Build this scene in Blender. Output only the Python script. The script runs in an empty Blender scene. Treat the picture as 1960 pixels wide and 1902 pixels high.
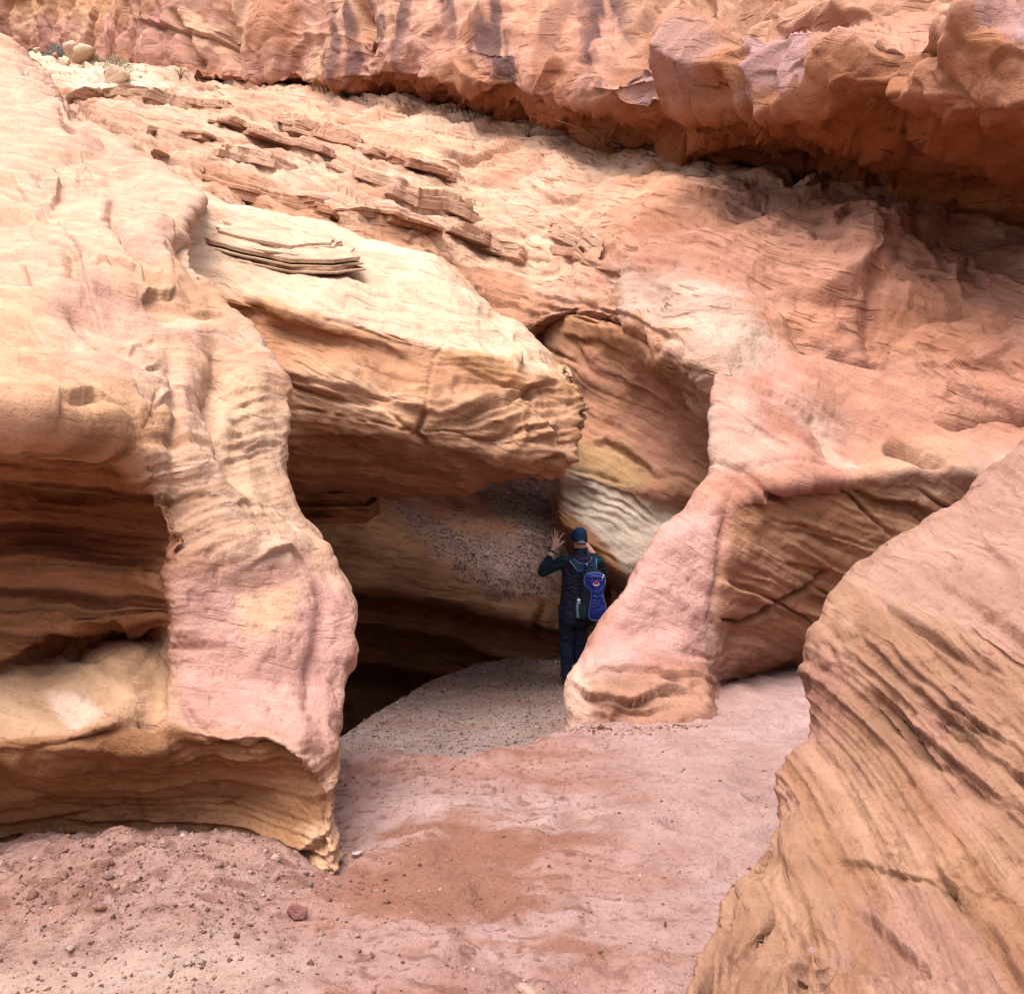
import bpy, bmesh, math, random
import numpy as np
from mathutils import Vector

# ------------------------------------------------------------------ camera, world, sun, exposure
scn = bpy.context.scene
col = scn.collection
CAMZ, F, CX, CY = 1.7, 1960.0, 980.0, 951.0          # photo measured on a 1960 x 1902 grid
cd = bpy.data.cameras.new('camera'); cam = bpy.data.objects.new('camera', cd); col.objects.link(cam)
cam.location = (0, 0, CAMZ); cam.rotation_euler = (math.radians(90), 0, 0)
cd.sensor_width = 36; cd.lens = 36.0; cd.clip_start = 0.05; cd.clip_end = 800
scn.camera = cam
scn.render.resolution_x, scn.render.resolution_y = 1024, 993
SUN_EL, SUN_AZ = 70.0, 215.0                         # azimuth of the sun, clockwise from +Y
w = bpy.data.worlds.new('World'); scn.world = w; w.use_nodes = True
nt = w.node_tree; bg = nt.nodes['Background']
sky = nt.nodes.new('ShaderNodeTexSky'); sky.sky_type = 'NISHITA'; sky.sun_disc = False
sky.sun_elevation = math.radians(SUN_EL); sky.sun_rotation = math.radians(SUN_AZ)
sky.dust_density = 4.0; sky.air_density = 1.0; sky.ozone_density = 1.0
hs = nt.nodes.new('ShaderNodeHueSaturation'); hs.inputs['Saturation'].default_value = 0.45
nt.links.new(sky.outputs[0], hs.inputs['Color']); nt.links.new(hs.outputs[0], bg.inputs[0])
bg.inputs[1].default_value = 0.115
sl = bpy.data.lights.new('sun', 'SUN'); so = bpy.data.objects.new('sun', sl); col.objects.link(so)
sl.energy = 1.45; sl.angle = math.radians(45); sl.color = (1, 0.97, 0.93)
e, a = math.radians(SUN_EL), math.radians(SUN_AZ)
sdir = Vector((math.sin(a) * math.cos(e), math.cos(a) * math.cos(e), math.sin(e)))
so.rotation_euler = sdir.to_track_quat('Z', 'Y').to_euler(); so.location = sdir * 40
scn.view_settings.view_transform = 'Standard'; scn.view_settings.look = 'None'
scn.view_settings.exposure = 1.7; scn.view_settings.gamma = 1.0

rng = np.random.default_rng(7); random.seed(7)

# ------------------------------------------------------------------ helpers
def P(px, py, d):
    return ((px - CX) / F * d, d, CAMZ - (py - CY) / F * d)
def proj(V):
    y = np.maximum(V[:, 1], 0.3)
    return np.stack([CX + V[:, 0] / y * F, CY - (V[:, 2] - CAMZ) / y * F], 1)

_pt = np.random.default_rng(3)
_perm = _pt.permutation(256); _perm = np.concatenate([_perm, _perm])
_g = _pt.normal(size=(256, 3)); _g /= np.linalg.norm(_g, axis=1)[:, None]
def pn(Q, seed=0):
    Q = Q + seed * 17.31
    i = np.floor(Q).astype(np.int64); f = Q - i; i &= 255
    u = f * f * f * (f * (f * 6 - 15) + 10)
    r = 0
    for dx in (0, 1):
        for dy in (0, 1):
            for dz in (0, 1):
                h = _perm[_perm[_perm[(i[:, 0] + dx) & 255] + ((i[:, 1] + dy) & 255)] + ((i[:, 2] + dz) & 255)]
                g = _g[h]
                dot = g[:, 0] * (f[:, 0] - dx) + g[:, 1] * (f[:, 1] - dy) + g[:, 2] * (f[:, 2] - dz)
                wx = u[:, 0] if dx else 1 - u[:, 0]
                wy = u[:, 1] if dy else 1 - u[:, 1]
                wz = u[:, 2] if dz else 1 - u[:, 2]
                r = r + dot * wx * wy * wz
    return r * 1.5
def fbm(Q, oct=4, seed=0, gain=0.5, lac=2.03):
    s = 0; a = 1.0
    for k in range(oct):
        s = s + a * pn(Q, seed + k); Q = Q * lac; a *= gain
    return s
def ridged(Q, oct=4, seed=0):
    s = 0; a = 1.0
    for k in range(oct):
        s = s + a * (1 - 2 * np.abs(pn(Q, seed + k))); Q = Q * 2.1; a *= 0.5
    return s
def cells(Q, seed=0):
    """F1, F2 distances of a cellular pattern and a random value per cell"""
    i = np.floor(Q).astype(np.int64); n = len(Q)
    f1 = np.full(n, 9.0); f2 = np.full(n, 9.0); val = np.zeros(n)
    for dx in (-1, 0, 1):
        for dy in (-1, 0, 1):
            for dz in (-1, 0, 1):
                c = i + np.array([dx, dy, dz])
                h = (c[:, 0] * 73856093) ^ (c[:, 1] * 19349663) ^ (c[:, 2] * 83492791) ^ (seed * 9176)
                h &= 0x7fffffff
                o = np.stack([(h % 1009) / 1009.0, (h // 1009 % 1013) / 1013.0, (h // 7919 % 997) / 997.0], 1)
                d = np.linalg.norm(c + o - Q, axis=1)
                closer = d < f1
                f2 = np.where(closer, f1, np.minimum(f2, d)); val = np.where(closer, o[:, 0], val); f1 = np.where(closer, d, f1)
    return f1, f2, val
def planes(Q, seed=0, mode=1):
    """broken-rock relief: the upper (mode 1) or lower (-1) envelope of randomly tilted facets, one per cell"""
    i = np.floor(Q).astype(np.int64); best = np.full(len(Q), -9.0)
    for dx in (-1, 0, 1):
        for dy in (-1, 0, 1):
            for dz in (-1, 0, 1):
                c = i + np.array([dx, dy, dz])
                h = (c[:, 0] * 73856093) ^ (c[:, 1] * 19349663) ^ (c[:, 2] * 83492791) ^ (seed * 9176); h &= 0x7fffffff
                o = np.stack([(h % 1009) / 1009.0, (h // 1009 % 1013) / 1013.0, (h // 7919 % 997) / 997.0], 1)
                g = np.stack([(h // 31 % 991) / 991.0, (h // 503 % 983) / 983.0, (h // 3001 % 977) / 977.0], 1) - .5
                q = Q - c - o; r2 = (q * q).sum(1)
                v = (h // 127 % 971) / 971.0 * .4 + 2.4 * (g * q).sum(1) - .18 * r2 - 5.0 * np.maximum(0, r2 - .75)
                best = np.maximum(best, v)
    return mode * best
def sstep(a, b, x):
    t = np.clip((x - a) / (b - a), 0, 1); return t * t * (3 - 2 * t)

def catmull(A, seg):
    """A: (n, m, 3) control rows -> dense rows; seg[i] samples in segment i"""
    n = len(A); out = []
    ext = np.concatenate([[2 * A[0] - A[1]], A, [2 * A[-1] - A[-2]]])
    for i in range(n - 1):
        p0, p1, p2, p3 = ext[i], ext[i + 1], ext[i + 2], ext[i + 3]
        ts = np.arange(seg[i]) / seg[i]
        if i == n - 2: ts = np.arange(seg[i] + 1) / seg[i]
        # limited tangents keep the curve from overshooting
        l0 = np.linalg.norm(p1 - p0, axis=-1, keepdims=True); l1 = np.linalg.norm(p2 - p1, axis=-1, keepdims=True); l2 = np.linalg.norm(p3 - p2, axis=-1, keepdims=True)
        m1 = (p2 - p0) * 0.5; m2 = (p3 - p1) * 0.5
        m1 = m1 * np.minimum(1, 1.3 * l1 / np.maximum(np.linalg.norm(m1, axis=-1, keepdims=True), 1e-6))
        m2 = m2 * np.minimum(1, 1.3 * l1 / np.maximum(np.linalg.norm(m2, axis=-1, keepdims=True), 1e-6))
        for t in ts:
            t2, t3 = t * t, t * t * t
            out.append((2 * t3 - 3 * t2 + 1) * p1 + (t3 - 2 * t2 + t) * m1 + (-2 * t3 + 3 * t2) * p2 + (t3 - t2) * m2)
    return np.array(out)

class Sheet:
    """a rock surface lofted through a net of measured points (px, py, depth)"""
    def __init__(s, net, step=3.3, maxseg=150):
        A = np.array([[P(*p) for p in r] for r in net])
        pix = np.array([[p[:2] for p in r] for r in net], float)
        infr = (pix[..., 0] > -60) & (pix[..., 0] < 2020) & (pix[..., 1] > -60) & (pix[..., 1] < 1960)
        wv = np.where(infr[1:] | infr[:-1], 1, 0.15); wu = np.where(infr[:, 1:] | infr[:, :-1], 1, 0.15)
        lv = np.linalg.norm(pix[1:] - pix[:-1], axis=-1) * wv; lu = np.linalg.norm(pix[:, 1:] - pix[:, :-1], axis=-1) * wu
        # depth change counts as length too
        zv = np.linalg.norm(A[1:] - A[:-1], axis=-1) / np.maximum(A[1:, :, 1], 1) * 700 * wv
        zu = np.linalg.norm(A[:, 1:] - A[:, :-1], axis=-1) / np.maximum(A[:, 1:, 1], 1) * 700 * wu
        sv = [int(min(maxseg, max(3, q))) for q in np.maximum(lv, zv).mean(1) * 1.15 / step]
        su = [int(min(maxseg, max(3, q))) for q in np.maximum(lu, zu).mean(0) * 1.15 / step]
        B = catmull(A, sv)                                   # rows
        B = catmull(B.transpose(1, 0, 2), su).transpose(1, 0, 2)
        s.nv, s.nu = B.shape[:2]
        s.V = B.reshape(-1, 3).copy(); s.px = proj(s.V); s.C = np.tile(np.array([.45, .28, .17]), (len(s.V), 1))
        s.normals(); s.N0 = s.N.copy(); s.NB = s.N0
        s.front = (s.N * (np.array([0, 0, CAMZ]) - s.V)).sum(1) > -0.05 * np.linalg.norm(s.V, axis=1)
        s.V0 = s.V.copy()
    def normals(s):
        B = s.V.reshape(s.nv, s.nu, 3)
        du = np.gradient(B, axis=1); dv = np.gradient(B, axis=0)
        n = np.cross(dv, du); n /= np.maximum(np.linalg.norm(n, axis=-1, keepdims=True), 1e-9)
        s.N = n.reshape(-1, 3)
        if hasattr(s, 'N0'):
            q = .75 * s.N0 + .25 * s.N; s.NB = q / np.maximum(np.linalg.norm(q, axis=1, keepdims=True), 1e-6)
    def push(s, amt):
        s.V += s.NB * np.asarray(amt)[:, None]
    def near(s, poly, mg):
        p = np.array(poly, float); a, b = p.min(0) - mg, p.max(0) + mg
        return np.nonzero((s.px[:, 0] > a[0]) & (s.px[:, 0] < b[0]) & (s.px[:, 1] > a[1]) & (s.px[:, 1] < b[1]) & s.front)[0]
    def dist(s, poly, I):
        """signed pixel distance to a polyline measured on the photo; + is on its lower / right-hand side"""
        poly = np.array(poly, float); X = s.px[I]; best = np.full(len(X), 1e9); sg = np.ones(len(X)); along = np.zeros(len(X))
        for k, (a, b) in enumerate(zip(poly[:-1], poly[1:])):
            ab = b - a; L2 = (ab ** 2).sum()
            t = ((X - a) @ ab) / L2; tc = np.clip(t, 0, 1)
            q = X - (a + tc[:, None] * ab); d = np.hypot(q[:, 0], q[:, 1])
            cr = ab[0] * (X[:, 1] - a[1]) - ab[1] * (X[:, 0] - a[0])
            m = d < best
            best = np.where(m, d, best); sg = np.where(m, np.sign(cr), sg)
            along = np.where(m, (k + t) / (len(poly) - 1), along)
        return best, sg, along
    def ledge(s, poly, depth, w, lip=0.0, wob=6):
        """recess the rock below a bedding edge: sharp step, then easing back out over w pixels"""
        I = s.near(poly, 3 * w + wob + 8)
        if not len(I): return
        X = np.c_[s.px[I], np.zeros(len(I))]
        d, sg, al = s.dist(poly, I); sd = d * sg + (pn(X / 55.0, 5) + .5 * pn(X / 17.0, 6)) * wob
        ends = sstep(0, 0.3, al) * sstep(1, 0.7, al) * (.65 + .6 * pn(X / 70.0, 9))
        m = np.where(sd > 0, sstep(0, 4.5, sd) * np.exp(-(sd / w) ** 1.4), 0) * ends
        lm = np.where(sd <= 0, np.exp(-(sd / (w * .6)) ** 2), np.exp(-(sd / 4.0) ** 2)) * ends
        s.V[I] += s.NB[I] * (-depth * m + lip * lm)[:, None]
    def groove(s, poly, depth, w, wob=4):
        I = s.near(poly, 3 * w + wob + 8)
        if not len(I): return
        X = np.c_[s.px[I], np.zeros(len(I))]
        d, sg, al = s.dist(poly, I); ends = sstep(-.02, 0.2, al) * sstep(1.02, 0.8, al)
        s.V[I] -= s.NB[I] * (depth * np.exp(-((d * sg + pn(X / 30.0, 8) * wob + pn(X / 11.0, 7) * wob * .5) / w) ** 2) * ends)[:, None]
    def blob(s, x, y, rx, ry, amt, rot=0, p=2.0):
        c, n = math.cos(rot), math.sin(rot); q = s.px - np.array([x, y])
        u = (q[:, 0] * c + q[:, 1] * n) / rx; v = (-q[:, 0] * n + q[:, 1] * c) / ry
        s.push(amt * np.exp(-(u * u + v * v) ** (p / 2)) * s.front)
    def inside(s, poly, I, wob, sc):
        poly = np.array(poly, float); X = s.px[I]; x, y = X[:, 0], X[:, 1]
        ins = np.zeros(len(x), bool); bd = np.full(len(x), 1e9)
        for a, b in zip(poly, np.roll(poly, -1, 0)):
            cond = ((a[1] > y) != (b[1] > y)) & (x < (b[0] - a[0]) * (y - a[1]) / (b[1] - a[1] + 1e-12) + a[0]); ins ^= cond
            ab = b - a; t = np.clip(((X - a) @ ab) / max((ab ** 2).sum(), 1e-9), 0, 1); q = X - (a + t[:, None] * ab)
            bd = np.minimum(bd, np.hypot(q[:, 0], q[:, 1]))
        return np.where(ins, bd, -bd) + wob * fbm(s.V0[I] * (60.0 / sc) * 1.6, 4, 31)
    def paint(s, poly, color, soft=18, k=1.0, wob=22, sc=60.0, all=False):
        """rock colour of a patch outlined on the photo, with an uneven border"""
        if all:
            I = np.arange(len(s.px))
        else: I = s.near(poly, soft + 1.5 * wob)
        if not len(I): return
        m = sstep(-soft, soft, s.inside(poly, I, wob, sc)) * k
        s.C[I] += (np.array(color) - s.C[I]) * m[:, None]
    def terrace(s, b, amp, f, warp=.4, seed=0, lat=.12):
        """flaggy beds: each bed a small overhanging step that runs along the slope"""
        b = np.array(b, float); b /= np.linalg.norm(b); X = s.V0
        t = (X @ b + warp * fbm(X * .35, 3, 170 + seed) ) * f
        fl = np.floor(t); fr = t - fl
        q = np.stack([X[:, 0] * lat * 3, X[:, 1] * lat * 3, fl * 7.3], 1)
        g = sstep(-.25, .45, fbm(q, 3, 180 + seed))
        Nb = s.N0 * np.array([.35, 1, 1]); s.V += Nb * (np.asarray(amp) * g * ((1.1 - fr) * sstep(0, .09, fr) - .45 - .35 * np.exp(-((fr - .01) / .05) ** 2) - .35 * sstep(.93, 1, fr)))[:, None]
    def strata(s, b, amp, freqs=(3, 7, 15, 31), gains=(1, .75, .6, .5, .3), lat=0.35, warp=0.35, mask=0.6, sharp=True, seed=0, scale=1.0):
        b = np.array(b, float); b /= np.linalg.norm(b)
        e1 = np.cross(b, [0.13, 1, 0.2]); e1 /= np.linalg.norm(e1); e2 = np.cross(b, e1)
        X = s.V0 / scale
        h = X @ b + warp * fbm(X * 0.45, 3, 11 + seed) + 0.05 * warp * fbm(X * 2.2, 2, 14 + seed)
        t = 0
        for f, g in zip(freqs, gains):
            q = np.stack([X @ e1 * lat * (f / 3) ** .45, X @ e2 * lat * (f / 3) ** .45, h * f], 1)
            v = pn(q, 20 + seed + int(f))
            if sharp: v = np.tanh(v * 2.6) * 0.55 + 0.25 * v
            t = t + g * v
        mk = 1 - mask + mask * sstep(-0.35, 0.45, fbm(X * 0.6, 3, 40 + seed))
        s.push(np.asarray(amp) * t * mk * 0.5)
        s.bed = h
    def cracks(s, b, depth, f, lat=.3, w=.07, warp=.2, seed=0, cover=.0):
        b = np.array(b, float); b /= np.linalg.norm(b); e1 = np.cross(b, [0.13, 1, 0.2]); e1 /= np.linalg.norm(e1); e2 = np.cross(b, e1); X = s.V0
        h = X @ b + warp * fbm(X * .4, 2, 260 + seed) + .03 * fbm(X * 2.5, 2, 262 + seed)
        n = pn(np.stack([X @ e1 * lat, X @ e2 * lat, h * f], 1), 265 + seed)
        m = sstep(cover - .15, cover + .2, fbm(np.stack([X @ e1 * lat * 2, X @ e2 * lat * 2, h * f * .7], 1), 2, 270 + seed)) * s.front
        up = np.exp(-((n - 1.6 * w) / (2.2 * w)) ** 2)
        s.push(np.asarray(depth) * m * (-np.exp(-(n / w) ** 2) + .25 * up))
    def lumps(s, a=0.10, f=0.8, a2=0.03, f2=2.6, a3=0.006, f3=10, seed=0):
        s.push(a * fbm(s.V0 * f, 3, 50 + seed) + a2 * fbm(s.V0 * f2, 3, 60 + seed) + a3 * fbm(s.V0 * f3, 3, 70 + seed) + .5 * a2 * np.abs(pn(s.V0 * f2 * 1.3, 75 + seed)) + .5 * a2 * np.abs(pn(s.V0 * f2 * 3.1, 76 + seed)))
    def facets(s, amp, f, seed=0, stretch=(1, 1, 1), mode=1):
        Q = s.V0 * f * np.array(stretch); Q = Q + 0.35 * np.stack([fbm(Q * .8, 2, 80 + seed), fbm(Q * .8, 2, 83 + seed), fbm(Q * .8, 2, 86 + seed)], 1)
        h = np.zeros(len(Q)); amp = np.broadcast_to(amp, (len(Q),)); I = np.nonzero(np.abs(amp) > .004)[0]; h[I] = planes(Q[I], seed, mode) - .3 * mode
        s.V += s.N0 * (amp * h)[:, None]
    def pits(s, amp, f, thr=0.25, seed=0):
        s.push(-amp * sstep(thr, thr + .35, fbm(s.V0 * f, 3, 90 + seed)))
    def tint(s, color, f, lo, hi, k=1, seed=0, stretch=(1, 1, 1)):
        m = sstep(lo, hi, fbm(s.V0 * f * np.array(stretch), 4, 120 + seed)) * k
        s.C += (np.array(color) - s.C) * m[:, None]
    def bedtint(s, color, f, lo, hi, k=1, seed=0, mask=None):
        q = np.stack([s.V0[:, 0] * .25, s.V0[:, 1] * .25, s.bed * f], 1)
        m = sstep(lo, hi, fbm(q, 3, 150 + seed)) * k
        if mask is not None: m = m * mask
        s.C += (np.array(color) - s.C) * m[:, None]
    def build(s, name, mat, smooth=True):
        nu, nv = s.nu, s.nv
        idx = np.arange(nu * nv).reshape(nv, nu)
        q = np.stack([idx[:-1, :-1], idx[1:, :-1], idx[1:, 1:], idx[:-1, 1:]], -1).reshape(-1, 4)
        return grid_mesh(name, s.V, q, mat, s.C)

def grid_mesh(name, V, q, mat, C=None, smooth=True):
    me = bpy.data.meshes.new(name)
    me.vertices.add(len(V)); me.vertices.foreach_set('co', np.ascontiguousarray(V, dtype=np.float32).ravel())
    k = q.shape[1]
    me.loops.add(q.size); me.loops.foreach_set('vertex_index', q.astype(np.int32).ravel())
    me.polygons.add(len(q)); me.polygons.foreach_set('loop_start', np.arange(0, q.size, k, dtype=np.int32))
    me.update(calc_edges=True)
    if smooth: me.polygons.foreach_set('use_smooth', np.ones(len(me.polygons), bool))
    if C is not None:
        at = me.color_attributes.new('Col', 'FLOAT_COLOR', 'POINT')
        at.data.foreach_set('color', np.c_[np.clip(C, 0, 1) ** 1.32 * np.array([1.0, .985, 1.0]), np.ones(len(C))].astype(np.float32).ravel())
    me.materials.append(mat)
    o = bpy.data.objects.new(name, me); col.objects.link(o)
    return o

def tag(o, label=None, cat=None, group=None, kind=None):
    if label: o['label'] = label
    if cat: o['category'] = cat
    if group: o['group'] = group
    if kind: o['kind'] = kind
    return o

# ------------------------------------------------------------------ materials
def nd(nt, t, **kw):
    n = nt.nodes.new(t)
    for k, v in kw.items(): setattr(n, k, v)
    return n
def rock_mat(name, bed=(0, 0, 1), fine=1.0, strat=0.5, bump=0.75, speck=0.55, base=None, rough=0.93, sc=1.0, dash=.75):
    m = bpy.data.materials.new(name); m.use_nodes = True; t = m.node_tree; L = t.links.new
    bs = t.nodes['Principled BSDF']; bs.inputs['Roughness'].default_value = rough; bs.inputs['Specular IOR Level'].default_value = 0.12
    if base is None:
        c = nd(t, 'ShaderNodeAttribute', attribute_name='Col').outputs['Color']
    else:
        r = nd(t, 'ShaderNodeRGB'); r.outputs[0].default_value = (*base, 1); c = r.outputs[0]
    tc = nd(t, 'ShaderNodeTexCoord')
    # bedding-aligned, stretched coordinates
    b = Vector(bed).normalized(); rot = b.rotation_difference(Vector((0, 0, 1))).to_euler()
    mp0 = nd(t, 'ShaderNodeMapping', vector_type='POINT'); mp0.inputs['Rotation'].default_value = rot
    L(tc.outputs['Object'], mp0.inputs['Vector'])
    wn = nd(t, 'ShaderNodeTexNoise'); wn.inputs['Scale'].default_value = 0.7 / sc; wn.inputs['Detail'].default_value = 3; L(tc.outputs['Object'], wn.inputs['Vector'])
    wm = nd(t, 'ShaderNodeVectorMath', operation='MULTIPLY_ADD'); wm.inputs[1].default_value = (0, 0, 0.5 * sc); L(wn.outputs['Color'], wm.inputs[0]); L(mp0.outputs[0], wm.inputs[2])
    mp = nd(t, 'ShaderNodeMapping'); mp.inputs['Scale'].default_value = (0.9 / sc, 0.9 / sc, 16 / sc); L(wm.outputs[0], mp.inputs['Vector'])
    ns = nd(t, 'ShaderNodeTexNoise'); ns.inputs['Scale'].default_value = 1.0; ns.inputs['Detail'].default_value = 6; ns.inputs['Roughness'].default_value = 0.62; L(mp.outputs[0], ns.inputs['Vector'])
    nm = nd(t, 'ShaderNodeTexNoise'); nm.inputs['Scale'].default_value = 2.4 / sc; nm.inputs['Detail'].default_value = 8; nm.inputs['Roughness'].default_value = 0.65; L(tc.outputs['Object'], nm.inputs['Vector'])
    nf = nd(t, 'ShaderNodeTexNoise'); nf.inputs['Scale'].default_value = 42 / sc; nf.inputs['Detail'].default_value = 5; nf.inputs['Roughness'].default_value = 0.7; L(tc.outputs['Object'], nf.inputs['Vector'])
    def mixmul(c, fac_out, lo, hi, amount, dark, light):
        r = nd(t, 'ShaderNodeValToRGB'); r.color_ramp.elements[0].position = lo; r.color_ramp.elements[1].position = hi
        r.color_ramp.elements[0].color = (*dark, 1); r.color_ramp.elements[1].color = (*light, 1); L(fac_out, r.inputs[0])
        x = nd(t, 'ShaderNodeMix', data_type='RGBA', blend_type='MULTIPLY'); x.inputs[0].default_value = amount
        L(c, x.inputs[6]); L(r.outputs[0], x.inputs[7]); return x.outputs[2]
    c = mixmul(c, ns.outputs['Fac'], 0.34, 0.64, strat, (0.62, 0.47, 0.38), (1.16, 1.14, 1.08))
    c = mixmul(c, nm.outputs['Fac'], 0.32, 0.68, 0.75, (0.82, 0.73, 0.70), (1.13, 1.12, 1.10))
    c = mixmul(c, nf.outputs['Fac'], 0.30, 0.46, speck, (0.55, 0.42, 0.38), (1.0, 1.0, 1.0))
    mpd = nd(t, 'ShaderNodeMapping'); mpd.inputs['Scale'].default_value = (3.2 / sc, 3.2 / sc, 34 / sc); L(wm.outputs[0], mpd.inputs['Vector'])
    ndh = nd(t, 'ShaderNodeTexNoise'); ndh.inputs['Scale'].default_value = 1.0; ndh.inputs['Detail'].default_value = 4; ndh.inputs['Roughness'].default_value = .55; L(mpd.outputs[0], ndh.inputs['Vector'])
    msk = nd(t, 'ShaderNodeMath', operation='MULTIPLY'); L(ndh.outputs['Fac'], msk.inputs[0])
    nk = nd(t, 'ShaderNodeMapRange'); nk.inputs[1].default_value = .3; nk.inputs[2].default_value = .6; nk.inputs[3].default_value = .86; nk.inputs[4].default_value = 1.08; L(nm.outputs['Fac'], nk.inputs[0]); L(nk.outputs[0], msk.inputs[1])
    dr = nd(t, 'ShaderNodeMapRange'); dr.inputs[1].default_value = .60; dr.inputs[2].default_value = .70; L(msk.outputs[0], dr.inputs[0])
    dx = nd(t, 'ShaderNodeMix', data_type='RGBA', blend_type='MULTIPLY'); L(c, dx.inputs[6]); dx.inputs[7].default_value = (.50, .36, .30, 1)
    dm = nd(t, 'ShaderNodeMath', operation='MULTIPLY'); dm.inputs[1].default_value = dash; L(dr.outputs[0], dm.inputs[0]); L(dm.outputs[0], dx.inputs[0])
    L(dx.outputs[2], bs.inputs['Base Color'])
    # relief
    ad = nd(t, 'ShaderNodeMath', operation='MULTIPLY_ADD'); ad.inputs[1].default_value = 0.40 * strat + .06; L(ns.outputs['Fac'], ad.inputs[0])
    a2 = nd(t, 'ShaderNodeMath', operation='MULTIPLY'); a2.inputs[1].default_value = 0.30 * fine; L(nf.outputs['Fac'], a2.inputs[0])
    dd = nd(t, 'ShaderNodeMath', operation='MULTIPLY_ADD'); dd.inputs[1].default_value = -.35 * dash; L(dr.outputs[0], dd.inputs[0]); L(a2.outputs[0], dd.inputs[2])
    mm = nd(t, 'ShaderNodeMath', operation='MULTIPLY_ADD'); mm.inputs[1].default_value = .5; L(nm.outputs['Fac'], mm.inputs[0]); L(dd.outputs[0], mm.inputs[2])
    L(mm.outputs[0], ad.inputs[2])
    bp = nd(t, 'ShaderNodeBump'); bp.inputs['Strength'].default_value = bump; bp.inputs['Distance'].default_value = 0.07 * sc
    L(ad.outputs[0], bp.inputs['Height']); L(bp.outputs[0], bs.inputs['Normal'])
    return m
def plain_mat(name, c, rough=0.8, spec=0.3, noise=0.25, nsc=60, crease=0):
    m = bpy.data.materials.new(name); m.use_nodes = True; t = m.node_tree; L = t.links.new
    bs = t.nodes['Principled BSDF']; bs.inputs['Roughness'].default_value = rough; bs.inputs['Specular IOR Level'].default_value = spec
    tc = nd(t, 'ShaderNodeTexCoord'); n = nd(t, 'ShaderNodeTexNoise'); n.inputs['Scale'].default_value = nsc; n.inputs['Detail'].default_value = 3
    L(tc.outputs['Object'], n.inputs['Vector'])
    r = nd(t, 'ShaderNodeValToRGB'); r.color_ramp.elements[0].position = .3; r.color_ramp.elements[1].position = .7
    r.color_ramp.elements[0].color = (*[q * (1 - noise) for q in c], 1); r.color_ramp.elements[1].color = (*[min(1, q * (1 + noise)) for q in c], 1)
    L(n.outputs['Fac'], r.inputs[0]); L(r.outputs[0], bs.inputs['Base Color'])
    if crease:
        mp = nd(t, 'ShaderNodeMapping'); mp.inputs['Scale'].default_value = (9, 9, 16); mp.inputs['Rotation'].default_value = (.3, .5, 0); L(tc.outputs['Object'], mp.inputs['Vector'])
        w_ = nd(t, 'ShaderNodeTexNoise'); w_.inputs['Scale'].default_value = 1; w_.inputs['Detail'].default_value = 2; w_.inputs['Distortion'].default_value = 1.2; L(mp.outputs[0], w_.inputs['Vector'])
        bp = nd(t, 'ShaderNodeBump'); bp.inputs['Distance'].default_value = crease; bp.inputs['Strength'].default_value = 1; L(w_.outputs['Fac'], bp.inputs['Height']); L(bp.outputs[0], bs.inputs['Normal'])
    return m

CREAM = (.58, .43, .335); TAN = (.50, .32, .19); PINK = (.50, .325, .275); ROSE = (.44, .25, .19); ORANGE = (.48, .25, .13)
BROWN = (.36, .20, .11); YEL = (.58, .44, .30); PALE = (.58, .50, .42); MAUVE = (.37, .25, .25); RUST = (.33, .15, .07); SAND = (.47, .325, .28)
BED_L = (0.05, -0.1, 1); BED_S = (0.30, -0.25, 1); BED_R = (0.50, -0.20, 1); BED_F = (0.75, -0.15, .72)
m_left = rock_mat('left_sandstone', (.20, -.1, 1), strat=.4, dash=.3)
m_slab = rock_mat('slab_sandstone', BED_S, strat=.5, dash=.5)
m_right = rock_mat('right_sandstone', BED_R, strat=.35, dash=.25)
m_front = rock_mat('front_sandstone', BED_F, strat=.5, dash=.35)
m_slope = rock_mat('slope_sandstone', BED_S, strat=.5, sc=1.7)
m_cliff = rock_mat('cliff_sandstone', (0.25, 0, 1), strat=.22, sc=2.2)
m_cave = rock_mat('cave_sandstone', (0.2, 0, 1), strat=.6)
m_ground = rock_mat('sandy_ground', (0.1, 0, 1), strat=.1, speck=.75, bump=.9, dash=.25, fine=1.6)
m_gravel = rock_mat('gravel_fill', (0, 0, 1), strat=.05, speck=.9, bump=1.0, fine=2.5, dash=0)

#PART_ROCKS

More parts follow.
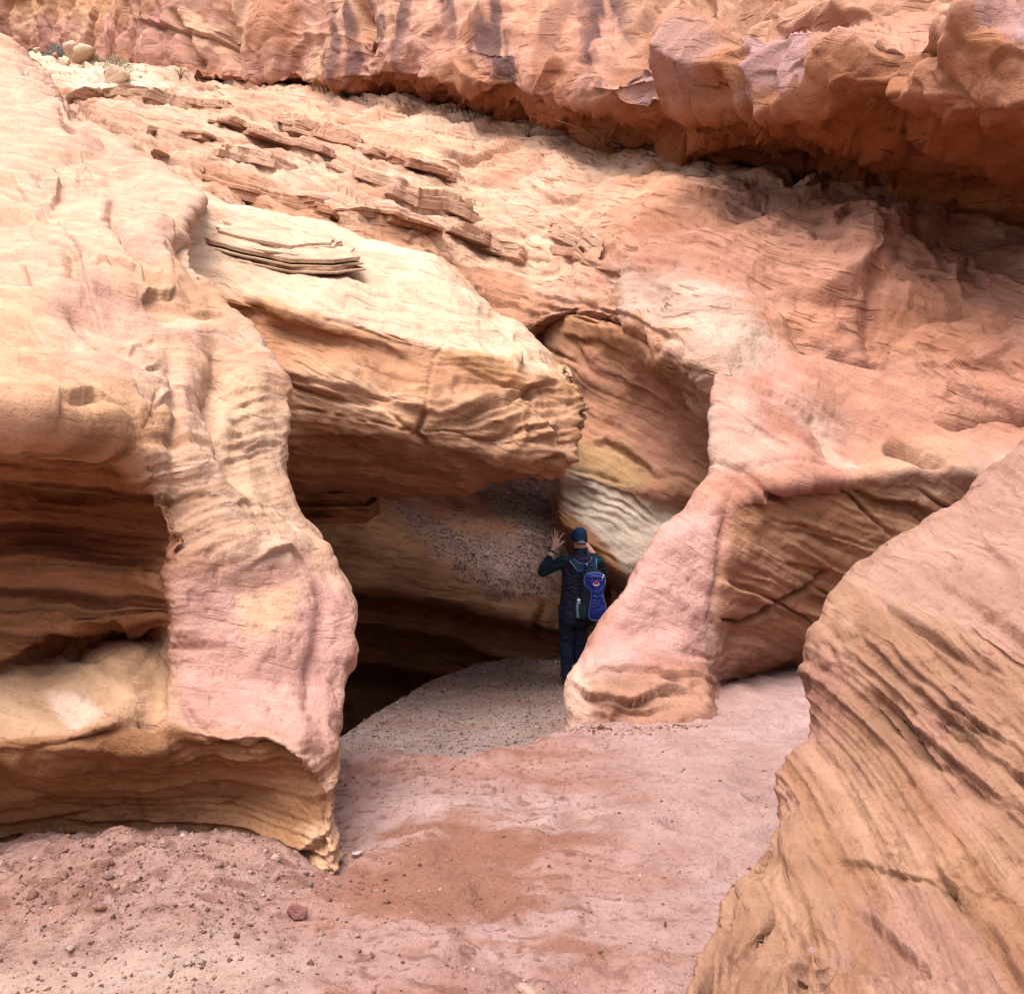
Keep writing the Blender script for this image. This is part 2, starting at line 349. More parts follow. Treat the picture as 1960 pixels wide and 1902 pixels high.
# ------------------------------------------------------------------ left buttress
def left_buttress():
    rows = [
     [(-300,-120,20),(0,75,16),(40,108,15.3),(75,138,14.6),(105,165,14),(155,228,12.8),(215,268,12),(300,325,11),(392,378,10)],
     [(-300,150,13),(0,260,11.5),(60,290,11),(120,320,10.6),(180,350,10.2),(230,385,9.9),(270,410,9.7),(310,440,9.5),(340,470,9.4)],
     [(-300,350,9),(0,420,8.6),(70,440,8.4),(140,455,8.2),(210,470,8.1),(260,500,8.1),(310,530,8.1),(370,555,8.0),(440,600,8.0)],
     [(-300,560,6.3),(0,600,6.6),(90,615,6.6),(180,630,6.7),(265,640,6.8),(340,655,7.0),(420,675,7.1),(490,700,7.2),(550,735,7.2)],
     [(-300,700,5.2),(0,735,5.4),(100,740,5.5),(190,745,5.6),(260,770,5.8),(340,785,6.1),(430,800,6.4),(500,820,6.7),(554,840,6.9)],
     [(-300,790,4.4),(0,800,4.6),(100,812,4.8),(200,830,5.1),(265,870,5.3),(350,875,5.6),(430,885,6.0),(510,895,6.4),(561,905,6.75)],
     [(-300,850,5.2),(0,838,5.3),(100,848,5.4),(205,862,5.45),(285,925,5.35),(365,945,5.5),(450,955,5.8),(530,965,6.2),(581,965,6.6)],
     [(-300,1000,5.3),(0,1000,5.45),(110,990,5.55),(225,985,5.58),(318,1000,5.2),(390,1030,5.35),(480,1040,5.6),(570,1045,6.0),(638,1045,6.3)],
     [(-300,1130,5.2),(0,1130,5.3),(110,1110,5.42),(230,1100,5.5),(328,1100,5.1),(410,1130,5.2),(510,1140,5.4),(610,1150,5.7),(684,1155,5.95)],
     [(-300,1290,5.0),(0,1258,5.05),(110,1208,5.2),(230,1180,5.35),(328,1180,5.05),(420,1210,5.1),(520,1220,5.2),(620,1230,5.4),(694,1230,5.7)],
     [(-300,1310,5.1),(0,1272,5.2),(110,1236,5.5),(230,1210,5.62),(326,1240,5.05),(420,1290,5.0),(520,1300,5.05),(620,1300,5.2),(693,1295,5.55)],
     [(-300,1460,4.5),(0,1410,4.6),(110,1400,4.65),(220,1372,4.7),(328,1392,4.75),(430,1415,4.75),(520,1412,4.75),(600,1460,4.75),(664,1470,5.05)],
     [(-300,1560,4.65),(0,1520,4.82),(110,1510,4.88),(220,1500,4.92),(330,1490,4.92),(430,1500,4.88),(530,1500,4.85),(602,1525,4.78),(657,1545,4.85)],
     [(-300,1660,4.8),(0,1620,4.95),(110,1610,5.0),(220,1600,5.0),(330,1595,5.0),(430,1590,4.92),(530,1595,4.8),(602,1600,4.68),(652,1600,4.70)],
     [(-300,1720,4.9),(0,1700,5.0),(110,1700,5.0),(220,1700,5.0),(330,1700,5.0),(430,1700,4.95),(530,1705,4.8),(600,1712,4.60),(646,1712,4.58)],
     [(-300,1850,4.9),(0,1830,5.0),(110,1830,5.0),(220,1830,5.0),(330,1830,5.0),(430,1830,4.95),(530,1830,4.8),(600,1830,4.66),(640,1830,4.66)],
    ]
    for i, r in enumerate(rows):
        a, b = r[3], r[4]
        if 6 <= i <= 10: c = (b[0] - 16, b[1] - 2, a[2] - .12 + .06 * (i == 9))
        else: c = tuple(a[k] * .25 + b[k] * .75 for k in range(3))
        r.insert(4, c)
    net = [[(p[0], p[1] + 40, p[2] + 3) for p in rows[0]]] + rows
    out = []
    for r in net:
        x, y, d = r[-1]
        z = CAMZ - (y - CY) / F * d
        def bh(dx, dd):
            D = d + dd; return (x + dx, CY + (CAMZ - z) / D * F, D)
        q = r[0]; out.append([(q[0] - 1500, q[1], q[2])] + r + [bh(-45, .8), bh(-130, 3.2)])
    s = Sheet(out)
    s.lumps(.15, .75, .035, 2.4, .005, 9, 1)
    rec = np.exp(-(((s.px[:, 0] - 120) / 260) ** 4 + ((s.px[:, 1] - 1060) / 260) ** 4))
    low = sstep(1380, 1440, s.px[:, 1])
    nose = sstep(296, 325, s.px[:, 0]) * sstep(1020, 1120, s.px[:, 1]) * sstep(1460, 1390, s.px[:, 1])
    s.normals()
    s.strata(BED_L, (0.020 + 0.085 * rec + .045 * low) * (1 - .8 * nose), freqs=(4, 9, 19, 38, 60), warp=.10, lat=.10, seed=1)
    s.normals()
    # bedding edges and cracks seen on the face
    for k in range(9):
        y0 = 868 + k * 38
        s.ledge([(-80, y0 + 26), (60, y0 + 8), (180, y0), (300, y0 + 6 + 3 * k)], .03 + .02 * (k % 3), 12, .012)
    s.ledge([(0, 803), (60, 806), (110, 800), (165, 788), (215, 800)], .12, 22, .02)
    s.ledge([(190, 820), (255, 830), (270, 800), (300, 720)], .03, 18)
    s.ledge([(110, 1250), (150, 1225), (230, 1196), (320, 1190)], .10, 20, .02)
    s.ledge([(440, 1105), (500, 1070), (540, 1065), (580, 1075)], .06, 14, .04)
    s.ledge([(330, 1398), (430, 1418), (512, 1408), (570, 1450), (640, 1500)], .10, 40, .02)
    s.ledge([(-40, 1440), (120, 1415), (250, 1375), (326, 1362)], .07, 26, .01)
    s.ledge([(450, 1615), (530, 1610), (570, 1625), (610, 1590), (640, 1560)], .08, 34, .02)
    s.ledge([(380, 1560), (470, 1520), (560, 1500)], .02, 12)
    s.ledge([(170, 525), (200, 520), (250, 540), (270, 565)], .06, 12, .02)
    s.ledge([(60, 395), (95, 385), (115, 345), (95, 310)], .06, 14, .05)
    s.ledge([(130, 170), (150, 205), (175, 240)], .2, 16)
    s.ledge([(110, 180), (120, 230), (160, 268)], .15, 16)
    s.groove([(212, 385), (222, 430), (235, 480), (262, 520), (310, 578)], .22, 14); s.ledge([(20, 480), (70, 560), (60, 640), (110, 700)], .06, 40, .03); s.ledge([(110, 420), (160, 500), (175, 600), (230, 680)], .05, 40, .03); s.groove([(330, 470), (352, 520), (385, 552)], .2, 12); s.ledge([(60, 250), (140, 300), (220, 370)], .08, 30, .04); s.ledge([(0, 330), (70, 380), (140, 470)], .06, 30, .03)
    s.blob(290, 500, 40, 70, .10, -.5)
    s.blob(300, 440, 30, 40, .06)
    s.ledge([(262, 585), (275, 575), (318, 578), (330, 568)], .14, 14, .05)
    s.ledge([(355, 612), (400, 600), (440, 612)], .06, 10, .02)
    s.ledge([(235, 690), (262, 660), (300, 650)], .05, 10, .02)
    s.ledge([(262, 730), (285, 716), (312, 690)], .05, 9, .02)
    s.ledge([(270, 810), (290, 790), (312, 770)], .04, 9, .02)
    s.blob(410, 720, 40, 60, -.10, .5)
    s.blob(355, 650, 50, 30, .07)
    s.blob(345, 760, 45, 45, .08)
    s.groove([(400, 640), (420, 690), (405, 740), (410, 830), (440, 900)], .10, 14)
    s.groove([(315, 640), (330, 700), (318, 770), (330, 900), (345, 1010), (335, 1150)], .05, 14)
    s.ledge([(425, 690), (450, 700), (480, 700)], .05, 10)
    for y in (770, 795, 820, 838, 862): s.ledge([(430, y + 6), (480, y - 2), (540, y - 10)], .03, 9, .01)
    s.blob(445, 900, 26, 40, -.10)
    s.ledge([(430, 985), (460, 960), (490, 975)], .07, 18)
    s.ledge([(470, 850), (520, 838), (552, 842)], .05, 16, .02)
    s.blob(500, 740, 40, 70, .08)
    s.blob(560, 1210, 70, 120, .08)
    s.groove([(600, 1120), (620, 1200), (600, 1330), (640, 1430)], .04, 18)
    s.groove([(350, 1330), (370, 1380), (400, 1410)], .03, 10)
    s.cracks((.45, -.1, 1), .07 * (1 - .75 * nose) * (1 - rec), 1.6, .35, .05, .3, 1, .05); s.cracks((.05, 0, 1), .09 * rec, 4.5, .15, .08, .1, 2, -.2); s.cracks((-.18, 0, 1), .05 * low, 4.5, .2, .08, .1, 3, -.1)
    s.normals(); s.pits(.010, 13, .35, 2)
    # colours
    s.C[:] = CREAM
    s.tint(TAN, .9, -.1, .6, .55, 1); s.tint(PINK, 1.1, .05, .6, .5, 2)
    s.paint([(0, 60), (120, 160), (240, 290), (420, 390), (300, 480), (200, 420), (-100, 300)], (.58, .43, .34), 30, .8)
    s.paint([(-350, 560), (60, 560), (100, 720), (60, 800), (-350, 800)], (.58, .40, .27), 40, .5)
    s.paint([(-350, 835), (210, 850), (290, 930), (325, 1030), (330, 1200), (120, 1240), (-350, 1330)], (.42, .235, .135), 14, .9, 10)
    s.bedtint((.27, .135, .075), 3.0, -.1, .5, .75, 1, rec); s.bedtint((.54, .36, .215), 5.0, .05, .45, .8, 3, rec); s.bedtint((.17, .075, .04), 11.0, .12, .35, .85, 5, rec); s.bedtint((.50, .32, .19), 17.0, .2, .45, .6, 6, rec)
    s.paint([(-350, 1300), (0, 1290), (120, 1255), (325, 1235), (328, 1370), (200, 1385), (0, 1420), (-350, 1460)], (.57, .42, .29), 14, .9, 10)
    s.paint([(90, 1325), (160, 1325), (200, 1370), (130, 1380)], (.70, .58, .50), 10, .8, 14)
    s.paint([(330, 1100), (420, 1100), (560, 1090), (690, 1130), (700, 1300), (664, 1480), (600, 1470), (510, 1410), (430, 1418), (330, 1395)], (.56, .375, .335), 40, .95)
    s.paint([(440, 1130), (560, 1120), (560, 1190), (470, 1220)], YEL, 30, .7)
    s.paint([(420, 700), (540, 760), (545, 1000), (450, 1040), (420, 900)], (.60, .455, .33), 26, .6)
    s.paint([(-350, 1440), (330, 1380), (430, 1425), (510, 1418), (600, 1480), (650, 1530), (640, 1720), (-350, 1720)], (.40, .245, .14), 10, .9, 8)
    s.bedtint((.50, .32, .22), 4.0, 0, .5, .6, 7, low); s.bedtint((.30, .17, .10), 6.0, .1, .5, .5, 9, low)
    s.paint([(560, 1580), (650, 1540), (650, 1720), (610, 1720)], (.58, .42, .30), 12, .8, 8)
    s.paint([(255, 1500), (272, 1500), (275, 1600), (262, 1590)], (.30, .14, .06), 8, .6, 6)
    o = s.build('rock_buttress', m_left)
    return tag(o, 'large cream and pink sandstone buttress with a banded hollow filling the left side', 'rock')
left_buttress()

# ------------------------------------------------------------------ overhanging slab
def slab():
    cols = [
     [(330,345,11.5),(330,430,9.9),(330,520,9.3),(340,600,9.3),(340,700,9.1),(340,800,9.1),(340,930,9.6)],
     [(430,388,12.0),(425,440,10.8),(398,545,9.6),(440,612,9.5),(440,700,9.2),(440,810,9.2),(450,932,9.9)],
     [(560,405,12.3),(560,480,10.8),(560,590,9.5),(560,652,9.5),(565,708,9.0),(565,808,9.1),(570,935,9.9)],
     [(710,455,12.3),(705,530,10.8),(700,615,9.6),(700,678,9.55),(700,735,9.1),(700,836,9.1),(690,941,10.0)],
     [(845,497,12.2),(845,580,10.7),(850,655,9.75),(850,708,9.65),(840,765,9.2),(820,850,9.2),(830,944,10.1)],
     [(930,590,11.9),(950,640,10.7),(960,695,9.95),(955,748,9.8),(955,795,9.4),(950,868,9.35),(900,922,10.2)],
     [(1030,662,11.6),(1040,690,10.8),(1050,724,10.1),(1045,768,9.95),(1045,815,9.6),(1040,875,9.6),(1000,907,10.3)],
     [(1082,706,11.3),(1085,720,10.9),(1095,748,10.4),(1106,785,10.1),(1112,825,9.95),(1088,877,9.9),(1028,893,10.4)],
     [(1070,715,12.2),(1075,730,12),(1085,760,11.8),(1092,795,11.7),(1092,830,11.6),(1070,865,11.5),(1030,880,11.5)],
     [(1030,715,13.2),(1030,730,13.2),(1030,760,13.2),(1030,795,13.2),(1030,830,13.2),(1030,860,13.2),(1010,875,13.2)],
    ]
    cols = [[(c[0][0], c[0][1] + 50, c[0][2] + 1.2)] + c + [(c[-1][0], c[-1][1] - 8, c[-1][2] + 1.0), (c[-1][0], c[-1][1] - 30, c[-1][2] + 3.2)] for c in cols]
    net = [[cols[j][i] for j in range(len(cols))] for i in range(len(cols[0]))]
    s = Sheet(net)
    s.lumps(.08, .8, .03, 2.4, .006, 9, 4)
    top = sstep(0, 60, np.interp(s.px[:, 0], [400, 700, 960, 1060], [545, 620, 695, 728]) - s.px[:, 1])
    s.normals(); s.strata(BED_S, .075 * (1 - .8 * top), freqs=(3.5, 8, 17, 34), warp=.2, lat=.3, seed=5)
    s.normals()
    s.ledge([(800, 850), (850, 800), (960, 770), (1010, 740), (1060, 735), (1085, 745)], .12, 22, .03)
    s.ledge([(560, 610), (640, 640), (720, 650), (800, 690), (860, 720), (930, 760)], .05, 20, .02)
    s.ledge([(690, 720), (760, 770), (840, 790), (920, 770), (985, 760)], .05, 16, .02)
    s.ledge([(555, 812), (650, 834), (740, 846), (790, 838)], .14, 36, .03)
    s.ledge([(790, 850), (880, 870), (960, 886), (1020, 890)], .10, 30, .02)
    s.ledge([(960, 886), (1010, 868), (1060, 862), (1085, 878)], .12, 14, .02)
    for y in (760, 782, 800, 822, 842): s.ledge([(830, y + 22), (920, y + 16), (1000, y - 4), (1060, y - 12), (1110, y - 16)], .06, 12, .02)
    s.groove([(815, 770), (808, 810), (795, 835), (830, 865)], .10, 5)
    s.groove([(795, 835), (760, 800), (735, 780)], .04, 4)
    s.groove([(870, 630), (830, 690), (815, 770)], .02, 4)
    s.ledge([(395, 560), (450, 590), (520, 600), (600, 640)], .06, 18, .02)
    s.ledge([(420, 640), (470, 600), (520, 625)], .04, 16, .01)
    s.ledge([(790, 610), (850, 630), (905, 622)], .03, 8)
    s.facets(.13 * sstep(780, 960, s.px[:, 0]) * sstep(690, 760, s.px[:, 1]), 1.2, 12); s.facets(.05 * sstep(800, 1000, s.px[:, 0]), 3.5, 13, (1, 1, .6), -1)
    s.cracks(BED_S, .10 * (1 - .5 * top), 2.6, .25, .06, .15, 5, .0); s.cracks(BED_S, .05 * (1 - .7 * top), 6.0, .3, .08, .15, 6, .05)
    s.normals(); s.pits(.008, 14, .35, 5)
    s.C[:] = TAN
    s.tint(CREAM, .8, -.2, .4, .5, 5)
    s.paint([(300, 330), (560, 380), (840, 480), (930, 570), (1090, 700), (1075, 735), (960, 700), (850, 660), (700, 622), (560, 595), (400, 545), (300, 540)], (.64, .51, .40), 16, .95, 14)
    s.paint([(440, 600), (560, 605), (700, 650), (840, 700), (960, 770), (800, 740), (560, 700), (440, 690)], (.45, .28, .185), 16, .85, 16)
    s.paint([(560, 700), (700, 715), (850, 780), (960, 770), (900, 800), (800, 800), (700, 790), (560, 740)], (.60, .43, .31), 18, .8, 12)
    s.paint([(830, 800), (960, 750), (1060, 735), (1130, 790), (1100, 890), (960, 890), (800, 860)], (.47, .32, .225), 14, .8, 14)
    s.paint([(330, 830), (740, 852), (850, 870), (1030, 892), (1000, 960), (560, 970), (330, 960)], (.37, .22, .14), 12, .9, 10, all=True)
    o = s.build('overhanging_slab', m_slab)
    return tag(o, 'thick tan sandstone slab with pale top jutting over the dark hollow', 'rock')
slab()

# ------------------------------------------------------------------ cave wall
def cave_wall():
    X = [330, 560, 690, 780, 860, 960, 1060, 1170]
    def row(ys, ds): return [(x, y, d) for x, y, d in zip(X, ys, ds)]
    A = [1131, 1131, 1131, 1140, 1150, 1175, 1203, 1235]; B = [1200, 1200, 1202, 1210, 1225, 1250, 1275, 1300]; Cc = [1262, 1262, 1265, 1275, 1287, 1300, 1320, 1345]
    up = lambda L, k: [v + k for v in L]
    net = [row([760] * 8, [11, 15, 17, 17.5, 18.5, 20, 21, 21]), row([880] * 8, [10.5, 14.2, 16, 16.6, 17.6, 18.8, 19.5, 20]),
           row([950] * 8, [10.2, 13.6, 15, 15.6, 16.5, 17.2, 17.6, 18]), row([1030] * 8, [9.9, 13, 14.2, 14.5, 15.0, 15.5, 15.8, 16]),
           row([1090, 1090, 1090, 1092, 1098, 1110, 1130, 1150], [9.8, 12.7, 13.7, 13.8, 14.0, 14.2, 14.2, 14.2]),
           row(A, [9.6, 12.5, 13.4, 13.45, 13.5, 13.6, 13.6, 13.6]), row(up(A, 12), [10.4, 13.3, 14.3, 14.35, 14.4, 14.3, 14.0, 13.9]),
           row(B, [10.3, 13.3, 14.3, 14.3, 14.3, 14.2, 14.0, 13.9]), row(up(B, 12), [11.2, 14.4, 15.3, 15.3, 15.2, 14.8, 14.3, 14.1]),
           row(Cc, [11.2, 14.4, 15.3, 15.3, 15.2, 14.9, 14.4, 14.2]), row(up(Cc, 12), [12, 15.4, 16.6, 16.6, 16.3, 15.4, 14.8, 14.5]),
           row([1360] * 8, [11.5, 14.8, 16.2, 16.2, 16, 15.3, 14.8, 14.6]), row([1520] * 8, [11.5, 14.8, 16.2, 16.2, 16, 15.3, 14.8, 14.6])]
    s = Sheet(net, step=3.5)
    s.lumps(.10, .7, .04, 2, .01, 7, 8)
    low = sstep(1020, 1110, s.px[:, 1])
    s.normals(); s.strata((.12, 0, 1), .03 + .07 * low, freqs=(3, 7, 15), warp=.15, lat=.2, seed=9)
    s.ledge([(690, 1165), (800, 1172), (930, 1200), (1060, 1240)], .06, 14, .02)
    s.ledge([(640, 1060), (760, 1062), (860, 1085), (960, 1110)], .06, 16, .02)
    s.groove([(1010, 1235), (1030, 1190), (1050, 1150)], .12, 8)
    s.C[:] = (.41, .265, .175)
    s.tint((.47, .32, .215), 1.2, -.1, .5, .6, 9)
    s.paint([(700, 930), (900, 930), (960, 1010), (1000, 1030), (870, 1020), (760, 980)], (.46, .25, .17), 16, .9, 12)
    s.bedtint((.30, .17, .09), 5, .1, .5, .6, 11, low)
    global RUB
    I = np.arange(len(s.px)); pa = [(890, 925), (1000, 905), (1080, 950), (1085, 1130), (1010, 1145), (930, 1135), (870, 1075), (820, 1020), (770, 985), (810, 985), (880, 1015), (960, 1040), (985, 1020), (950, 980)]
    ma = sstep(-24, 22, s.inside(pa, I, 22, 60)); s.C += (np.array((.42, .33, .315)) - s.C) * (ma * .95)[:, None]
    s.push(.05 * ma + .03 * ma * fbm(s.V0 * 6, 2, 440)); RUB = (s.V.copy(), s.N.copy(), ma)
    o = s.build('hollow_rock', m_cave); tag(o, 'banded brown rock wall curving around the dark hollow behind the gravel', 'rock')
cave_wall()

# ------------------------------------------------------------------ alcove wall
def alcove():
    D = lambda ys, xs, ds: [(x, y, d) for x, y, d in zip(xs, ys, ds)]
    xt = [900, 1000, 1060, 1120, 1190, 1270, 1350, 1430, 1520]; xb = [1075, 1052, 1058, 1110, 1180, 1260, 1340, 1420, 1500]
    net = [D([640] * 5 + [700, 740, 790, 830], xt, [16.5, 16.2, 15.6, 14.9, 14.2, 13.3, 12.6, 12.2, 12]),
           D([600, 600, 600, 605, 630, 690, 740, 790, 830], xt, [15.8, 15.4, 14.5, 13.6, 12.7, 11.7, 11.0, 10.8, 10.8]), D([690,690,690,690,700,730,770,810,840], xt, [15.8, 15.3, 14.4, 13.7, 13.0, 12.3, 11.6, 11.2, 11]),
           D([770, 770, 770, 770, 775, 790, 810, 840, 860], xt, [15.8, 15.2, 14.2, 13.6, 13.1, 12.6, 11.9, 11.5, 11.2]),
           D([840, 840, 840, 842, 850, 870, 890, 900, 900], [1050, 1040, 1062, 1115, 1185, 1265, 1345, 1425, 1520], [17, 14.9, 13.6, 13.2, 12.9, 12.5, 12.1, 11.8, 11.5]),
           D([895, 892, 890, 900, 915, 930, 945, 950, 950], xb, [17, 14.6, 12.9, 12.65, 12.5, 12.3, 12.0, 11.8, 11.6]),
           D([950, 950, 950, 955, 970, 990, 1000, 1010, 1010], [1078, 1056, 1060, 1110, 1180, 1260, 1340, 1420, 1500], [17, 14.6, 13.0, 12.65, 12.5, 12.4, 12.2, 12, 11.8]),
           D([1000, 1000, 1003, 1042, 1088, 1125, 1150, 1170, 1180], [1090, 1066, 1070, 1112, 1180, 1260, 1340, 1420, 1500], [17, 14.5, 12.8, 12.5, 12.3, 12.2, 12.1, 11.9, 11.7]),
           D([1012, 1012, 1018, 1058, 1104, 1140, 1165, 1185, 1190], [1095, 1075, 1080, 1120, 1185, 1262, 1340, 1420, 1500], [17, 14.8, 13.3, 13.2, 13.1, 13, 12.9, 12.8, 12.6]),
           D([1080] * 3 + [1110, 1150, 1170, 1190, 1200, 1210], [1100, 1085, 1095, 1130, 1185, 1262, 1340, 1420, 1500], [17, 16, 15.3, 15.2, 15, 15, 15, 15, 15]),
           D([1330] * 9, [1100, 1085, 1095, 1130, 1185, 1262, 1340, 1420, 1500], [16, 15.5, 15, 15, 15, 15, 15, 15, 15])]
    s = Sheet(net, step=3.2)
    s.lumps(.10, .7, .035, 2.2, .008, 8, 12)
    s.normals(); s.strata(BED_R, .045, freqs=(3, 7, 15, 31), warp=.25, lat=.25, seed=13)
    s.normals()
    for k, y in enumerate((905, 925, 940, 958, 975)):
        s.ledge([(1060, y - 10), (1120, y + 8), (1180, y + 30), (1240, y + 62), (1280, y + 100)], .045, 7, .02, 9)
    s.ledge([(1115, 845), (1160, 840), (1220, 870), (1250, 900), (1290, 915)], .14, 22, .05)
    s.ledge([(1250, 890), (1310, 905), (1350, 925), (1370, 935)], .15, 12, .03)
    s.ledge([(1130, 705), (1200, 720), (1290, 770), (1370, 830)], .05, 14, .02)
    s.ledge([(1060, 640), (1150, 650), (1240, 690)], .06, 16, .02)
    s.ledge([(1080, 1000), (1140, 1045), (1200, 1085)], .05, 10, .02)
    s.cracks(BED_R, .07, 3.0, .25, .06, .2, 11, .1)
    s.C[:] = (.45, .275, .19)
    s.tint((.50, .30, .235), .9, -.2, .4, .7, 13)
    s.paint([(1040, 890), (1120, 890), (1230, 960), (1330, 990), (1280, 1060), (1200, 1130), (1120, 1010), (1060, 960)], (.66, .60, .52), 14, .95, 14)
    s.paint([(1100, 850), (1200, 850), (1250, 900), (1220, 950), (1060, 900)], (.46, .35, .20), 16, .7, 12)
    s.paint([(1055, 960), (1110, 1000), (1180, 1060), (1210, 1110), (1160, 1090), (1070, 1010)], (.50, .31, .17), 10, .9, 8)
    s.paint([(1040, 580), (1200, 610), (1380, 720), (1380, 800), (1240, 690), (1060, 650)], (.42, .26, .155), 16, .8)
    o = s.build('alcove_rock', m_right); tag(o, 'hollowed rock alcove with a pale cracked band behind the hiker', 'rock')
alcove()

# ------------------------------------------------------------------ right fin and recess
def right_fin():
    rows = [
     [(1372,655,11.0),(1410,655,10.9),(1450,665,10.9),(1540,680,10.8),(1650,700,10.6),(1800,720,10.4),(1960,740,10.2),(2250,750,9.5)],
     [(1372,745,10.1),(1405,750,10.0),(1440,755,9.95),(1530,790,9.9),(1640,830,10.1),(1800,830,9.9),(1960,800,9.8),(2250,800,9.2)],
     [(1370,830,9.7),(1400,838,9.55),(1440,845,9.5),(1530,862,9.45),(1630,880,9.6),(1790,880,9.55),(1960,870,9.4),(2250,870,8.9)],
     [(1370,905,9.4),(1392,925,9.25),(1420,938,9.15),(1510,925,9.05),(1620,915,9.2),(1800,895,9.35),(1960,925,9.2),(2250,925,8.7)],
     [(1330,965,9.2),(1365,978,9.0),(1385,990,9.0),(1500,950,9.2),(1625,940,9.3),(1800,935,9.42),(1960,980,9.4),(2250,980,8.7)],
     [(1262,1040,8.9),(1320,1060,8.8),(1372,1085,8.8),(1470,1060,9.15),(1620,1050,9.35),(1790,1045,9.45),(1960,1060,9.4),(2250,1060,8.7)],
     [(1200,1115,8.65),(1290,1130,8.6),(1366,1165,8.7),(1460,1150,9.2),(1600,1150,9.5),(1780,1150,9.5),(1960,1150,9.4),(2250,1150,8.7)],
     [(1130,1220,8.3),(1240,1205,8.4),(1350,1220,8.7),(1445,1225,9.3),(1580,1235,9.75),(1780,1240,9.65),(1960,1240,9.4),(2250,1240,8.7)],
     [(1084,1310,7.95),(1200,1265,8.05),(1330,1275,8.5),(1410,1285,9.35),(1520,1275,10.1),(1780,1280,10),(1960,1280,9.5),(2250,1280,8.7)],
     [(1086,1350,7.8),(1200,1335,7.85),(1330,1335,8.15),(1400,1310,9.5),(1520,1310,10.3),(1780,1310,10),(1960,1310,9.5),(2250,1310,8.7)],
     [(1096,1390,7.75),(1200,1390,7.75),(1330,1392,7.85),(1420,1350,9.3),(1530,1340,10.3),(1780,1340,10),(1960,1340,9.5),(2250,1340,8.7)],
     [(1100,1480,7.7),(1200,1480,7.7),(1330,1480,7.8),(1420,1440,9.3),(1530,1440,10.3),(1780,1440,10),(1960,1440,9.5),(2250,1440,8.7)],
    ]
    out = []
    for r in rows:
        x, y, d = r[0]; z = CAMZ - (y - CY) / F * d
        bh = lambda dx, dd: (x + dx, CY + (CAMZ - z) / (d + dd) * F, d + dd)
        out.append([bh(150, 3.0), bh(45, .9)] + r)
    s = Sheet(out)
    s.lumps(.10, .7, .03, 2.2, .006, 9, 15)
    s.normals()
    rec = sstep(1360, 1440, s.px[:, 0]) * sstep(900, 950, s.px[:, 1])
    bot = sstep(1270, 1300, s.px[:, 1]) * sstep(1420, 1380, s.px[:, 0])
    s.strata(BED_R, .012 + .05 * rec + .06 * bot, freqs=(3, 7, 15, 31), warp=.15, lat=.25, seed=15)
    s.normals()
    s.ledge([(1400, 970), (1470, 945), (1540, 928), (1615, 918)], .07, 40, .0)
    s.ledge([(1690, 838), (1740, 862), (1812, 892)], .25, 16, .03, 2)
    s.ledge([(1620, 920), (1680, 950), (1760, 965), (1830, 990)], .14, 18, .02)
    for k, (x, y) in enumerate(((1460, 985), (1470, 1000), (1480, 1130), (1500, 1165), (1400, 1100), (1460, 1060))):
        s.ledge([(x, y), (x + 70, y + 14), (x + 150, y + 40), (x + 240, y + 62)], .06, 12, .02)
    s.groove([(1690, 845), (1740, 868), (1812, 893)], .25, 9, 2); s.groove([(1372, 1185), (1420, 1192), (1500, 1150), (1560, 1120), (1600, 1080)], .12, 5)
    s.groove([(1440, 740), (1500, 760), (1560, 800), (1585, 850), (1610, 905)], .07, 6)
    s.groove([(1380, 920), (1450, 905), (1560, 895), (1600, 900)], .02, 4)
    s.ledge([(1085, 1300), (1130, 1330), (1200, 1345), (1270, 1320), (1330, 1330)], .14, 22, .05)
    s.ledge([(1100, 1290), (1160, 1275), (1240, 1285), (1330, 1295), (1390, 1320)], .06, 20, .02)
    s.ledge([(1140, 1345), (1210, 1360), (1290, 1352)], .09, 14, .02)
    s.groove([(1380, 985), (1375, 1060), (1366, 1160), (1350, 1220)], .04, 8)
    s.ledge([(1330, 1270), (1380, 1290), (1470, 1310), (1560, 1290)], .03, 20)
    s.cracks((.55, -.1, 1), .03 + .06 * rec, 2.6, .25, .05, .2, 13, .1)
    s.normals(); s.pits(.010, 13, .38, 7); s.pits(.03 * bot, 5, .2, 8)
    s.C[:] = PINK
    s.tint(ROSE, .8, -.1, .5, .7, 15); s.tint(PALE, 1.1, .15, .6, .5, 16)
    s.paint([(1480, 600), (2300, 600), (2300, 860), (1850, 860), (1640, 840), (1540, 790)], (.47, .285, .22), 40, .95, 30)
    s.paint([(1375, 740), (1440, 760), (1500, 840), (1500, 900), (1380, 900)], (.52, .40, .34), 30, .7)
    s.paint([(1250, 1030), (1370, 960), (1372, 1160), (1330, 1270), (1100, 1290), (1150, 1200)], (.56, .38, .35), 20, .85)
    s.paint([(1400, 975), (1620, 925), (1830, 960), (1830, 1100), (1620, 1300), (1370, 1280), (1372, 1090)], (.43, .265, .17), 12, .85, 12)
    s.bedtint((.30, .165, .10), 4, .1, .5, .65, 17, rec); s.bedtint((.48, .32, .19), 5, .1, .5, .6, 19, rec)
    s.paint([(1640, 830), (1820, 820), (1860, 960), (1640, 930)], (.46, .30, .20), 24, .6)
    s.paint([(1380, 1060), (1500, 1060), (1500, 1180), (1372, 1190)], (.44, .255, .20), 20, .6)
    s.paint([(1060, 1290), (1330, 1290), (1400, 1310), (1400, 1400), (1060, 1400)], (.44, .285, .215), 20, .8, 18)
    s.paint([(1070, 1270), (1130, 1300), (1130, 1400), (1070, 1400)], (.60, .46, .38), 14, .7)
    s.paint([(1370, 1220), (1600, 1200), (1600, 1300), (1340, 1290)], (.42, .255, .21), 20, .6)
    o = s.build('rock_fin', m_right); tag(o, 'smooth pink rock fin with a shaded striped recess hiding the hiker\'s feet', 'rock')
right_fin()

